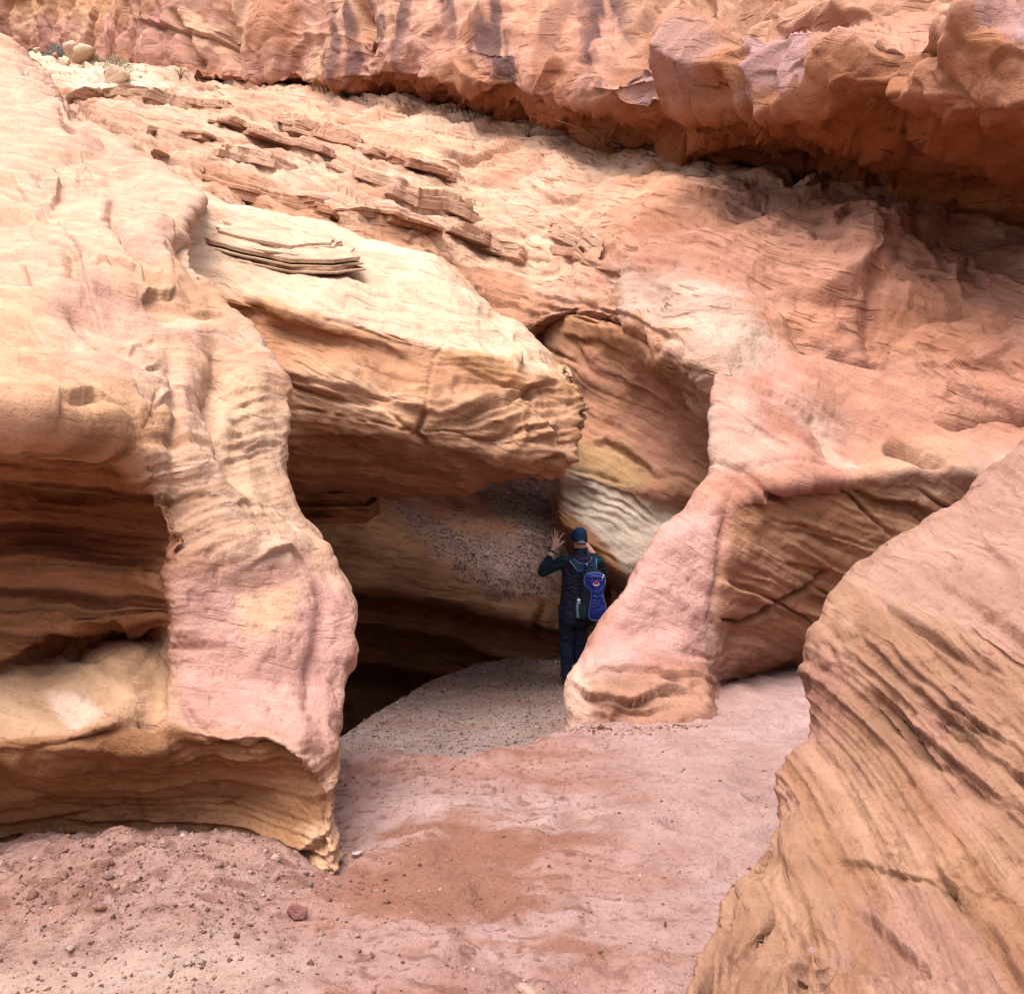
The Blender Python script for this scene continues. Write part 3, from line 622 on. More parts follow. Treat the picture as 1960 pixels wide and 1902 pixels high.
# ------------------------------------------------------------------ right foreground rock
def right_boulder():
    rows = [
     [(1985,790,7.4),(2050,740,7.2),(2120,700,7.0),(2250,650,6.8),(2500,620,6.4)],
     [(1890,922,6.9),(1940,920,6.5),(1990,915,6.2),(2100,900,5.9),(2400,880,5.4)],
     [(1822,982,6.6),(1880,985,6.1),(1950,985,5.8),(2080,985,5.4),(2400,985,4.9)],
     [(1700,1042,6.2),(1780,1055,5.7),(1880,1065,5.3),(2050,1080,4.9),(2400,1100,4.4)],
     [(1620,1122,5.8),(1700,1130,5.35),(1820,1145,4.95),(2000,1170,4.6),(2400,1200,4.1)],
     [(1576,1192,5.5),(1650,1205,5.1),(1780,1225,4.75),(1980,1260,4.4),(2400,1300,3.9)],
     [(1558,1290,5.3),(1630,1300,4.95),(1760,1320,4.6),(1970,1360,4.25),(2400,1420,3.7)],
     [(1535,1400,5.1),(1600,1410,4.8),(1740,1430,4.45),(1960,1470,4.1),(2400,1540,3.6)],
     [(1490,1520,4.8),(1560,1525,4.55),(1700,1540,4.3),(1950,1580,3.95),(2400,1640,3.5)],
     [(1452,1630,4.5),(1520,1632,4.3),(1670,1640,4.1),(1940,1680,3.8),(2400,1730,3.4)],
     [(1427,1702,4.2),(1490,1702,4.15),(1650,1710,4.0),(1930,1750,3.7),(2400,1790,3.3)],
     [(1444,1752,4.05),(1510,1765,3.95),(1660,1790,3.75),(1930,1830,3.45),(2400,1860,3.1)],
     [(1466,1795,3.88),(1530,1830,3.72),(1660,1860,3.55),(1930,1890,3.3),(2400,1930,3.0)],
     [(1395,1880,3.42),(1490,1890,3.33),(1650,1920,3.18),(1930,1965,3.05),(2400,2050,2.7)],
     [(1300,1980,3.12),(1440,2000,3.05),(1640,2060,3.15),(1930,2120,3.0),(2400,2200,2.7)],
     [(1260,2080,3.1),(1430,2130,3.15),(1640,2200,3.0),(1930,2280,2.85),(2400,2400,2.5)],
    ]
    out = []
    for r in rows:
        x, y, d = r[0]; z = CAMZ - (y - CY) / F * d
        bh = lambda dx, dd: (x + dx, CY + (CAMZ - z) / (d + dd) * F, d + dd)
        q = r[-1]; out.append([bh(160, 1.6), bh(50, .45)] + r + [(q[0] + 1300, q[1], q[2])])
    out = [[(p[0] + 40, p[1] + 30, p[2] + 1.5) for p in out[0]]] + out
    s = Sheet(out)
    s.lumps(.07, 1.0, .025, 3, .006, 11, 20)
    low = sstep(1130, 1230, s.px[:, 1])
    s.normals(); s.strata(BED_F, .016 + .055 * low, freqs=(4, 9, 20, 42), warp=.10, lat=.18, seed=21)
    s.normals()
    for x, y, dp in ((1590, 1190, .05), (1640, 1195, .06), (1690, 1210, .08), (1740, 1290, .08), (1640, 1300, .04)):
        s.ledge([(x, y), (x + 70, y + 80), (x + 170, y + 170), (x + 260, y + 230), (x + 360, y + 310)], dp, 22, .03)
    s.ledge([(1680, 1290), (1760, 1400), (1850, 1480), (1960, 1560)], .09, 34, .03)
    s.ledge([(1560, 1650), (1660, 1650), (1750, 1690), (1850, 1730)], .03, 26, .02)
    s.ledge([(1590, 1720), (1660, 1760), (1740, 1830), (1830, 1880)], .05, 26, .03)
    s.ledge([(1780, 1640), (1850, 1740), (1960, 1840)], .09, 24, .03)
    s.ledge([(1480, 1790), (1540, 1830), (1590, 1890)], .05, 30, .02)
    s.ledge([(1700, 1190), (1800, 1300), (1960, 1420)], .03, 14, .01)
    s.ledge([(1780, 1160), (1870, 1250), (1960, 1320)], .03, 14, .01)
    s.ledge([(1860, 990), (1890, 1040), (1930, 1070), (1970, 1085)], .06, 14, .03)
    s.blob(1480, 1700, 70, 70, .05)
    s.cracks(BED_F, .03 + .05 * low, 3.4, .25, .06, .1, 15, .0)
    s.normals(); s.pits(.010, 14, .3, 9); s.pits(.02, 6, .45, 10)
    s.C[:] = (.385, .255, .185)
    s.tint((.40, .245, .205), .9, -.25, .3, .7, 21); s.tint((.44, .305, .22), 1.3, .05, .6, .6, 22)
    s.paint([(1990, 780), (1620, 1110), (1700, 1180), (1990, 1240)], (.43, .295, .245), 30, .8)
    s.paint([(1600, 1690), (1750, 1730), (1990, 1880), (1990, 2000), (1600, 1980)], (.385, .25, .215), 40, .6)
    s.paint([(1540, 1400), (1700, 1450), (1720, 1620), (1560, 1650), (1470, 1600)], (.47, .325, .245), 40, .6)
    s.bedtint((.34, .195, .115), 4, .1, .5, .5, 23, low)
    o = s.build('striped_boulder', m_front); tag(o, 'rounded tan boulder with steep diagonal ridges in the right foreground', 'boulder')
right_boulder()

# ------------------------------------------------------------------ upper slope
SX = [-100, 60, 200, 350, 500, 650, 800, 950, 1080, 1200, 1320, 1450, 1600, 1780, 1960, 2250]
BY = [85, 112, 132, 150, 165, 180, 200, 228, 262, 285, 315, 345, 372, 405, 445, 510]
BD = [38, 34, 31, 29.5, 28, 26, 24, 22, 20.3, 18.9, 17.5, 16.3, 15.2, 14.2, 13.5, 12.5]
def slope():
    LY = [330, 330, 335, 372, 410, 445, 495, 620, 588, 612, 690, 762, 800, 815, 790, 790]
    LD = [17, 16, 15, 14.2, 14, 13.7, 14.0, 14.6, 14.0, 12.3, 10.6, 10.1, 10.25, 10.1, 9.95, 9.3]
    LX = [-100, 60, 200, 350, 490, 640, 800, 940, 1082, 1205, 1322, 1455, 1605, 1780, 1960, 2250]
    bulge = [0, 0, 0, 0, 0, 0, .1, .2, .3, .35, .35, .35, .5, .6, .6, .6]
    T = [np.array(P(x, y - 4, d + .6)) for x, y, d in zip(SX, BY, BD)]
    Lw = [np.array(P(x, y, d)) for x, y, d in zip(LX, LY, LD)]
    def back(p):  # to pixels
        return (CX + p[0] / p[1] * F, CY - (p[2] - CAMZ) / p[1] * F, p[1])
    net = [[back(t + np.array([0, 4.0, -.2 if i > 5 else .6])) for i, t in enumerate(T)]]
    for k in (0, .14, .3, .46, .62, .78, .9):
        net.append([back(t * (1 - k) + l * k + np.array([0, -.35, .55]) * b * 4 * k * (1 - k)) for t, l, b in zip(T, Lw, bulge)])
    net.append([back(l) for l in Lw])
    w1, w2 = [], []
    for i, (x, l) in enumerate(zip(LX, Lw)):
        if x < 1000: w1.append(back(l + np.array([0, .2, -.7]))); w2.append(back(l + np.array([0, .8, -2.5 if x < 700 else -1.3])))
        elif x < 1340: w1.append(back(l + np.array([0, .35, -.10]))); w2.append(back(l + np.array([0, 1.5, .15])))
        else: w1.append(back(l + np.array([0, .5, -.3]))); w2.append(back(l + np.array([0, 1.2, -.9])))
    net += [w1, w2]
    s = Sheet(net, step=2.8)
    s.lumps(.22, .45, .07, 1.4, .018, 5, 25)
    s.normals()
    left = sstep(1150, 800, s.px[:, 0]); right = sstep(1350, 1600, s.px[:, 0])
    dpt = s.V0[:, 1] / 14.0
    s.strata((.35, -.1, 1), dpt * (.04 + .06 * left), freqs=(2.2, 5, 11, 22), warp=.3, lat=.22, seed=27, mask=.8)
    s.terrace((.35, -.1, 1), dpt * .13 * left, 2.1, .35, 1); s.terrace((.36, -.06, 1), dpt * .05 * (.2 + .8 * left), 5.2, .35, 2, .1)
    s.normals()
    s.facets(.35 * right, .5, 3); s.facets(.10 * (.3 + .7 * right), 1.3, 4, (1, 1, 1), -1)
    s.normals()
    L = lambda p, d, w, l: s.ledge(p, d * .5, w, l * .6, 5)
    L([(640, 325), (720, 355), (800, 385), (860, 395), (925, 420)], .55, 14, .12)
    L([(380, 270), (420, 300), (480, 305), (560, 330), (620, 335)], .7, 16, .16)
    L([(310, 305), (350, 312), (380, 330)], .5, 12, .1)
    L([(390, 350), (470, 380), (560, 400), (640, 410), (840, 470)], .25, 22, .05)
    L([(640, 415), (720, 415), (790, 440), (838, 440)], .3, 24, .08)
    L([(215, 195), (290, 195), (360, 212), (440, 215)], .7, 14, .1)
    L([(520, 228), (560, 240), (600, 235)], 1.0, 14, .3)
    L([(860, 440), (940, 470), (1010, 500), (1060, 520)], .2, 16, .05)
    L([(1050, 440), (1110, 470), (1148, 485)], .35, 8, .06)
    L([(1060, 480), (1120, 500), (1180, 525)], .3, 10, .05)
    L([(950, 420), (1040, 440), (1100, 455)], .2, 10, .04)
    L([(870, 530), (940, 560), (1010, 590), (1070, 600)], .18, 20, .05)
    L([(980, 540), (1060, 570), (1110, 572), (1200, 600), (1300, 650), (1372, 730)], .2, 14, .06)
    L([(1300, 600), (1360, 650), (1400, 700), (1470, 765)], .16, 8, .04)
    L([(720, 290), (770, 305), (800, 330)], .3, 10, .06)
    L([(780, 315), (850, 335), (930, 350)], .3, 10, .05)
    L([(900, 280), (940, 300), (975, 315)], .25, 10, .05)
    s.blob(1060, 325, 62, 40, .30, .3); L([(985, 345), (1040, 372), (1080, 388), (1140, 365)], .35, 20, .1)
    L([(1560, 470), (1620, 440), (1680, 450), (1720, 480)], .25, 30, .1)
    L([(1780, 490), (1860, 470), (1910, 540)], .25, 30, .1)
    s.groove([(1690, 400), (1700, 480), (1670, 560), (1650, 640)], .12, 16)
    L([(1650, 680), (1700, 740), (1760, 780)], .16, 14, .04)
    s.groove([(1670, 560), (1665, 640), (1680, 720), (1720, 770)], .10, 12)
    s.cracks((.35, -.1, 1), dpt * .22 * (.25 + .75 * left), 1.1, .12, .035, .3, 8, .0); s.cracks((.38, -.05, 1), dpt * .12 * (.2 + .8 * left), 2.3, .2, .05, .3, 9, .05)
    s.normals(); s.pits(.025, 5, .35, 11)
    s.C[:] = (.58, .43, .335)
    s.tint((.60, .45, .34), .5, -.2, .4, .7, 25); s.tint(ROSE, .5, .1, .5, .4, 26)
    s.paint([(1100, 500), (1300, 380), (1500, 380), (1960, 470), (2300, 560), (2300, 950), (1800, 900), (1500, 800), (1350, 700)], (.445, .265, .205), 60, .9, 50)
    s.tint((.45, .25, .155), .5, .05, .5, .5, 28)
    s.paint([(1180, 520), (1300, 520), (1450, 600), (1500, 760), (1380, 740), (1300, 640), (1180, 590)], (.52, .43, .37), 30, .8, 30)
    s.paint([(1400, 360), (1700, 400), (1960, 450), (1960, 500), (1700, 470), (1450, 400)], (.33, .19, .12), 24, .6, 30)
    s.paint([(840, 470), (1050, 560), (1060, 650), (940, 620), (850, 500)], (.43, .255, .17), 12, .8, 14)
    s.paint([(380, 330), (640, 400), (840, 450), (840, 500), (640, 440), (400, 380)], (.47, .285, .185), 16, .7, 14)
    s.paint([(-100, 60), (120, 70), (330, 160), (300, 200), (150, 190), (60, 120)], (.68, .58, .47), 16, .9, 12)  # far notch: direct sunlight stood in for by a paler rock colour
    global SLOPE
    SLOPE = s
    o = s.build('rock_slope', m_slope); tag(o, kind='structure')
slope()

# ------------------------------------------------------------------ cliff above
def cliff():
    X = [-250, 30, 200, 260, 350, 500, 650, 800, 950, 1080, 1200, 1320, 1450, 1600, 1780, 1960, 2300]
    by = np.interp(X, SX, BY); bd = np.interp(X, SX, BD)
    lift = [20, 20, 22, 6, 2, 10, 30, 48, 60, 66, 95, 125, 150, 175, 180, 180, 180]
    over = [0, 0, .1, .2, .3, .8, 1.3, 1.8, 2.1, 2.3, 2.5, 2.9, 3.2, 3.5, 3.6, 3.6, 3.6]
    topy = [-40, -20, 0, 30, 40, 50, 60, 80, 90, 110, 150, 112, 72, 55, 32, 38, 40]
    setb = [.1, .1, .1, .1, .2, .2, .3, .3, .4, .5, .6, .9, 1.1, 1.2, 1.3, 1.4, 1.4]
    bd2 = bd.copy(); bd2[0] += 12; bd2[1] += 14; bd2[2] += 9; bd2[3] += 1
    z = list(range(len(X)))
    net = [[(X[i], -420, bd2[i] + 3.0) for i in z], [(X[i], -150, bd2[i] + 1.2) for i in z],
           [(X[i], topy[i] - 45, bd2[i] - over[i] + setb[i] + .25) for i in z],
           [(X[i], topy[i] - 6, bd2[i] - over[i] + setb[i]) for i in z],
           [(X[i], topy[i] + 8, bd2[i] - over[i] + .05) for i in z],
           [(X[i], .45 * topy[i] + .55 * (by[i] - lift[i]), bd2[i] - over[i] - .1) for i in z],
           [(X[i], by[i] - lift[i], bd2[i] - over[i] * .95) for i in z],
           [(X[i], by[i] - lift[i] * .55, bd2[i] - over[i] * .5) for i in z],
           [(X[i], by[i] - min(9, lift[i] * .3), bd2[i] + .3) for i in z],
           [(X[i], by[i] + 2, bd2[i] + 1.6) for i in z],
           [(X[i], by[i] + 70, bd2[i] + 2.4) for i in z]]
    s = Sheet(net, step=2.9)
    rr = sstep(1080, 1350, s.px[:, 0])
    dpt = s.V0[:, 1] / 18
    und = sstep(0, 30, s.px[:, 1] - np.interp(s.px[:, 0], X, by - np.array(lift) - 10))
    s.lumps(.22, .30, .04, 1.0, .015, 4, 30)
    s.facets(dpt * (.22 + .42 * rr) * (1 - .6 * und), .40, 7, (1, 1, .8), -1); s.facets(dpt * (.05 + .26 * rr + .10 * und) * (1 - .3 * und), .95, 8); s.facets(dpt * (.03 + .10 * np.maximum(rr, und)), 2.3, 9, (1, 1, 1), -1)
    s.normals(); s.strata((.3, -.1, 1), dpt * (.03 + .02 * und), freqs=(1.0, 2.6, 6, 13), warp=.4, lat=.35, seed=31)
    s.normals()
    vert = fbm(np.stack([s.V0[:, 0] * .8, s.V0[:, 1] * .8, s.V0[:, 2] * .12], 1), 3, 200)
    s.push(.12 * vert * dpt * (1 - .5 * rr))
    s.ledge([(610, 145), (720, 152), (830, 150), (900, 175), (1000, 178), (1060, 190)], .35, 16, .1)
    s.ledge([(1120, 160), (1200, 185), (1260, 160), (1300, 190)], .3, 18, .1)
    s.ledge([(230, 30), (330, 50), (460, 70)], .4, 14, .1)
    s.groove([(440, 0), (420, 60), (440, 130)], .5, 12); s.groove([(330, 10), (350, 80), (370, 140)], .4, 10); s.groove([(690, 0), (700, 60), (680, 120)], .3, 12)
    s.normals()
    s.C[:] = (.50, .31, .245)
    s.tint((.60, .44, .31), .4, -.05, .45, .6, 30); s.tint((.42, .245, .21), .35, .05, .5, .6, 31)
    # desert varnish: long dark streaks down the face
    st = fbm(np.stack([s.V0[:, 0] * 2.4, s.V0[:, 1] * .8, s.V0[:, 2] * .07], 1), 4, 210)
    st2 = fbm(np.stack([s.V0[:, 0] * .45, s.V0[:, 1] * .2, s.V0[:, 2] * .1], 1), 2, 220)
    face = (1 - und) * s.front
    m = sstep(-.05, .30, st) * sstep(-.35, .1, st2) * face * sstep(480, 700, s.px[:, 0]) * sstep(1420, 1250, s.px[:, 0])
    s.C += (np.array((.20, .125, .115)) - s.C) * (m * .95)[:, None]
    m = sstep(.1, .5, -st) * face * .6; s.C += (np.array((.58, .40, .30)) - s.C) * m[:, None]
    s.paint([(960, -50), (1110, -50), (1120, 140), (1080, 190), (1010, 170)], (.53, .31, .22), 20, .5)
    s.paint([(1180, -50), (1960, -50), (1960, 30), (1500, 50), (1300, 110), (1190, 140)], (.50, .32, .23), 24, .7)
    s.paint([(1290, 120), (1420, 80), (1700, 60), (1960, 60), (1960, 420), (1700, 380), (1300, 300)], (.43, .245, .155), 24, .8)
    s.paint([(1150, 170), (1240, 150), (1260, 180), (1180, 200)], MAUVE, 12, .8); s.paint([(1440, 75), (1540, 62), (1560, 150), (1450, 170)], (.43, .30, .30), 12, .8)
    s.paint([(1850, 20), (1970, 20), (1970, 60), (1880, 55)], (.48, .38, .40), 8, .8); s.paint([(1310, 115), (1410, 105), (1400, 170), (1310, 160)], (.45, .31, .30), 12, .7)
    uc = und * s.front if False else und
    s.C += (np.array((.31, .135, .06)) - s.C) * (uc * .8)[:, None]  # shade under the overhang painted into the rock as a darker rust
    s.tint((.38, .19, .10), .6, .05, .4, .5, 33)
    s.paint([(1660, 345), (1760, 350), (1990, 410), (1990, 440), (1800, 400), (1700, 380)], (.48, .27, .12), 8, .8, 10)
    s.paint([(0, -100), (260, -100), (230, 30), (0, 30)], (.56, .37, .22), 14, .7)
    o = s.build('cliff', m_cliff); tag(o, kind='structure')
cliff()

# ------------------------------------------------------------------ ground and gravel
LIPX = [-3, -1.09, -.75, -.38, .07, .43, .75, 1.1, 1.6]; LIPY = [6.9, 6.9, 6.85, 6.78, 7.15, 7.62, 8.6, 11, 13]
def heightgrid(xs, ys, zf):
    X, Y = np.meshgrid(xs, ys); Z = zf(X.ravel(), Y.ravel())
    V = np.stack([X.ravel(), Y.ravel(), Z], 1); nv, nu = X.shape
    idx = np.arange(nu * nv).reshape(nv, nu)
    q = np.stack([idx[:-1, :-1], idx[:-1, 1:], idx[1:, 1:], idx[1:, :-1]], -1).reshape(-1, 4)
    return V, q
def ground():
    ys = [3.0]
    while ys[-1] < 11: ys.append(ys[-1] + .00085 * ys[-1] ** 2)
    ys = np.concatenate([[-90, -50, -25, -12, -5, -1, 1, 2, 2.5], ys, np.geomspace(11.3, 120, 26)])
    xs = np.concatenate([-np.geomspace(90, 2.7, 18), np.arange(-2.6, 2.9, .0095), np.geomspace(3, 90, 18)])
    def zf(x, y):
        Q = np.stack([x, y, 0 * x], 1)
        z = .05 * fbm(Q * .55, 3, 300) + .026 * fbm(Q * 2.5, 4, 301) + .012 * fbm(Q * 8, 4, 302) + .005 * fbm(Q * 24, 2, 303)
        f1, f2, v = cells(Q * 2.6 + .3 * fbm(Q * 2, 2, 305)[:, None], 3)
        z = z - .045 * sstep(.42, .12, f1) * (v > .35) + .012 * np.exp(-((f1 - .48) / .08) ** 2) * (v > .35) * sstep(2.5, 3.5, y)          # scuffed footprints
        px = CX + x / np.maximum(y, .5) * F; py = CY + CAMZ / np.maximum(y, .5) * F
        # debris heap against the left rock
        hx, hy = x + 1.75, y - 4.55
        heap = .17 * np.exp(-((hx / .75) ** 2 + (hy / .55) ** 2)) + .05 * np.exp(-(((x + 1.2) / .6) ** 2 + ((y - 4.2) / .35) ** 2))
        heap = heap * sstep(-.72, -1.2, x)
        rough = np.clip(heap * 6, 0, 1)
        z = z + heap + rough * (.035 * fbm(Q * 6, 4, 310) + .016 * ridged(Q * 14, 2, 311))
        # broken crust edges in the sand
        cr = y - (3.78 + .10 * pn(np.stack([x * 2.2, 0 * x, 0 * x], 1), 4) + .03 * pn(np.stack([x * 9, 0 * x, 0 * x], 1), 6))
        z = z + .055 * sstep(0, .03, cr) * sstep(.45, .2, cr) * sstep(-.95, -1.25, x)
        # banks towards the walls, shallow channel in the middle
        z = z - .02 * sstep(-.3, -.8, x) * sstep(6, 5, y)
        yl = np.interp(x, LIPX, LIPY) + .05 * pn(np.stack([x * 4, 0 * x, 0 * x], 1), 3)
        t = y - yl
        z = z - .5 * sstep(-.12, .28, t) - 2.6 * sstep(.6, 2.0, t)
        z = z + .03 * np.exp(-((t + .35) / .3) ** 2)
        return z
    V, q = heightgrid(xs, ys, zf)
    V[:, 2] += .0
    x, y = V[:, 0], V[:, 1]; Q = V.copy()
    C = np.tile(np.array((.43, .275, .235)), (len(V), 1))
    def mixc(c, m): C[:] = C + (np.array(c) - C) * np.clip(m, 0, 1)[:, None]
    mixc((.50, .385, .365), sstep(-.2, .5, fbm(Q * .9, 4, 330)) * .7); mixc((.27, .15, .12), sstep(.28, .6, fbm(Q * np.array([6, 11, 6]), 4, 338)) * .65); mixc((.24, .13, .11), sstep(.4, .6, fbm(Q * np.array([16, 26, 16]), 3, 339)) * .7)
    damp = np.exp(-(((x + .32 - (y - 4.4) * .10) / (.62)) ** 2 + ((y - 4.6) / 1.15) ** 2)) + .75 * fbm(Q * np.array([1.3, 1.9, 1.5]), 5, 331, .62)
    mixc((.33, .18, .125), sstep(.35, .95, damp) * .85)
    mixc((.36, .20, .155), sstep(.25, .6, fbm(Q * np.array([2.2, 4.5, 3]), 4, 335)) * .6)
    mixc((.51, .395, .375), sstep(.2, 1.1, x + .4 * fbm(Q, 3, 332)) * .6)
    heap = np.exp(-(((x + 1.75) / .8) ** 2 + ((y - 4.5) / .6) ** 2))
    mixc((.46, .32, .275), heap * .8); mixc((.29, .175, .14), sstep(.1, .45, fbm(Q * np.array([7, 12, 9]), 4, 333)) * sstep(.08, .4, heap) * .8)
    mixc((.52, .41, .35), sstep(4.0, 3.6, y) * sstep(-.5, -1.1, x) * .7)
    o = grid_mesh('ground', V, q, m_ground, C); tag(o, kind='structure')
    return xs, ys, V
gxs, gys, gV = ground()
gZ = gV[:, 2].reshape(len(gys), len(gxs))
def ground_z(x, y):
    i = int(np.clip(np.searchsorted(gxs, x) - 1, 0, len(gxs) - 2)); j = int(np.clip(np.searchsorted(gys, y) - 1, 0, len(gys) - 2))
    tx = (x - gxs[i]) / (gxs[i + 1] - gxs[i]); ty = (y - gys[j]) / (gys[j + 1] - gys[j])
    return gZ[j, i] * (1 - tx) * (1 - ty) + gZ[j, i + 1] * tx * (1 - ty) + gZ[j + 1, i] * (1 - tx) * ty + gZ[j + 1, i + 1] * tx * ty

EX = [-3, -1.7, -1.455, -1.03, -.52, 0, .35, .65, 1.2, 2.5]; EY = [7.5, 8.3, 9.2, 11.2, 12.7, 13.3, 13.2, 13.0, 13, 13]
def gravel_z(x, y):
    Q = np.stack([x, y, 0 * x], 1)
    over = y - np.interp(x, EX, EY)
    k = np.interp(x, [-1.5, -.5, .3, .8], [1.0, .9, .5, 0])
    z = -.36 + .04 * fbm(Q * .7, 3, 400) - .55 * k * np.maximum(0, over + .25 * np.exp(-(over / .4) ** 2)) * sstep(-.3, .3, over)
    z = z - .25 * sstep(7.9, 7.2, y) * 0
    return z + .010 * fbm(Q * 8, 3, 401)
def scatter(name, pts, nrm_r, mat, seed, cols):
    """a bed of small angular stones, one mesh"""
    r = np.random.default_rng(seed); n = len(pts)
    base = np.array([[1, 0, 0], [-1, 0, 0], [0, 1, 0], [0, -1, 0], [0, 0, .8], [0, 0, -.8]], float)
    tri = np.array([[0, 2, 4], [2, 1, 4], [1, 3, 4], [3, 0, 4], [2, 0, 5], [1, 2, 5], [3, 1, 5], [0, 3, 5]])
    ang = r.uniform(0, 6.28, n); ca, sa = np.cos(ang), np.sin(ang)
    B = base[None] * (1 + r.uniform(-.35, .35, (n, 6, 1))) * r.uniform(.6, 1.3, (n, 1, 3))
    B = np.stack([B[..., 0] * ca[:, None] - B[..., 1] * sa[:, None], B[..., 0] * sa[:, None] + B[..., 1] * ca[:, None] + .3 * B[..., 2] * r.normal(size=(n, 1)), B[..., 2] + .3 * B[..., 0] * r.normal(size=(n, 1))], -1)
    V = (pts[:, None, :] + B * nrm_r[:, None, None]).reshape(-1, 3)
    T = (tri[None] + 6 * np.arange(n)[:, None, None]).reshape(-1, 3)
    cc = np.array(cols)[r.integers(0, len(cols), n)] * r.uniform(.7, 1.25, (n, 1))
    return grid_mesh(name, V, T, mat, np.repeat(cc, 6, 0), smooth=False)
def gravel():
    V, q = heightgrid(np.arange(-3, 2.2, .03), np.arange(6.6, 15.5, .035), gravel_z)
    C = np.tile(np.array((.46, .37, .335)), (len(V), 1)); C *= (1 + .15 * fbm(V * 6, 2, 420))[:, None]
    C += (np.array((.44, .29, .24)) - C) * (sstep(0, .5, fbm(V * 1.1, 3, 421)) * .6)[:, None]
    tag(grid_mesh('gravel_bank', V, q, m_gravel, C), kind='structure')
    r = np.random.default_rng(5)
    n = 16000; x = r.uniform(-1.7, 1.5, n); y = 7.0 + 7.0 * r.uniform(0, 1, n) ** .8
    pts = np.stack([x, y, gravel_z(x, y)], 1); rad = r.lognormal(-4.75, .42, n)
    cols = [(.38, .29, .26), (.30, .23, .21), (.46, .37, .33), (.40, .26, .21), (.58, .50, .46), (.24, .19, .18)]
    tag(scatter('gravel_stones', pts, rad, m_gravel, 1, cols), 'grey-brown gravel spread over the bank in front of the hollow', 'gravel', kind='stuff')
    V, N, m = RUB
    k = r.choice(len(V), 16000, p=m / m.sum()); pts = V[k] + r.normal(size=(16000, 3)) * .02; rad = r.lognormal(-4.9, .45, 16000)
    tag(scatter('rubble_stones', pts, rad, m_gravel, 2, [tuple(.55 * min(.75, q * 1.3) + .45 * b for q, b in zip(c, (.46, .38, .37))) for c in cols]), 'dark stony rubble sliding down the gully behind the hiker', 'rubble', kind='stuff')
    n = 1300; x = r.normal(-1.62, .55, n); y = r.normal(4.25, .42, n); ok = (y > 3.4) & (y < 5.2) & (x < -.3); x, y = x[ok], y[ok]
    z = np.array([ground_z(a, b) for a, b in zip(x, y)]); rad = np.minimum(r.lognormal(-4.95, .55, len(x)), .03)
    tag(scatter('heap_clods', np.stack([x, y, z], 1), rad, m_ground, 6, [(.40, .26, .21), (.46, .31, .26), (.30, .18, .145), (.50, .37, .32)]), 'crumbled clods covering the debris heap in the lower left', 'clods', kind='stuff')
    # grit on the sandy floor and the heap
    n = 9500; x = r.uniform(-2.3, 1.6, n); y = 3.4 + 4.0 * r.uniform(0, 1, n) ** 1.3
    keep = (r.uniform(size=n) < .25 + 1.2 * np.exp(-(((x + 1.6) / .8) ** 2 + ((y - 4.4) / .7) ** 2)) + .15 * (x < -.4)) & (y < np.interp(x, LIPX, LIPY) - .1)
    x, y = x[keep], y[keep]; z = np.array([ground_z(a, b) for a, b in zip(x, y)])
    pts = np.stack([x, y, z], 1); rad = np.minimum(r.lognormal(-5.35, .5, len(x)), .016)
    cols = [(.36, .21, .17), (.45, .30, .26), (.24, .13, .10), (.50, .38, .34)]
    q = 260; t = r.uniform(0, 1, q); ex = np.concatenate([np.interp(t[:220], [0, .4, 1], [.42, .8, 1.42]) + r.normal(size=220) * .05, np.interp(t[220:], [0, .3, 1], [.72, .98, 1.5]) - np.abs(r.normal(size=40)) * .07])
    ey = np.concatenate([np.interp(t[:220], [0, .4, 1], [7.62, 7.60, 7.75]) - np.abs(r.normal(size=220)) * .09, np.interp(t[220:], [0, .3, 1], [3.55, 4.25, 5.15]) + r.normal(size=40) * .05])
    ez = np.array([ground_z(a, b) for a, b in zip(ex, ey)]); pts = np.concatenate([pts, np.stack([ex, ey, ez], 1)]); rad = np.concatenate([rad, np.minimum(r.lognormal(-4.6, .5, q), .03)])
    tag(scatter('sand_grit', pts, rad, m_ground, 3, cols), 'small reddish grit and clods strewn over the sandy floor', 'grit', kind='stuff')
gravel()

# ------------------------------------------------------------------ the canyon side behind the viewer
def rear_wall():
    a = np.linspace(-1, 1, 90); z = np.linspace(-.5, 1, 40); A, Z = np.meshgrid(a, z)
    V = np.stack([A * 30, -8.5 - 2.5 * Z ** 2 + 5 * A ** 2 * 0, Z * 8], -1).reshape(-1, 3)
    V[:, 1] += .9 * fbm(V * .25, 4, 500)
    idx = np.arange(V.shape[0]).reshape(40, 90)
    q = np.stack([idx[:-1, :-1], idx[1:, :-1], idx[1:, 1:], idx[:-1, 1:]], -1).reshape(-1, 4)
    tag(grid_mesh('canyon_side', V, q, m_cliff, np.tile(np.array((.46, .28, .19)), (len(V), 1))), kind='structure')
rear_wall()

# ------------------------------------------------------------------ small builders
def mesh_obj(name, V, faces, mat, parent=None, smooth=True, sub=0):
    me = bpy.data.meshes.new(name); me.from_pydata([tuple(map(float, v)) for v in V], [], faces); me.update()
    if smooth: me.polygons.foreach_set('use_smooth', [True] * len(me.polygons))
    for m in (mat if isinstance(mat, list) else [mat]): me.materials.append(m)
    o = bpy.data.objects.new(name, me); col.objects.link(o)
    if parent: o.parent = parent
    if sub:
        md = o.modifiers.new('sub', 'SUBSURF'); md.levels = md.render_levels = sub
    return o
def loft(rings, cap=True):
    n = len(rings[0]); V = [p for r in rings for p in r]; Fc = []
    for i in range(len(rings) - 1):
        for k in range(n):
            Fc.append((i * n + k, i * n + (k + 1) % n, (i + 1) * n + (k + 1) % n, (i + 1) * n + k))
    if cap: Fc += [tuple(range(n))[::-1], tuple(range((len(rings) - 1) * n, len(rings) * n))]
    return V, Fc
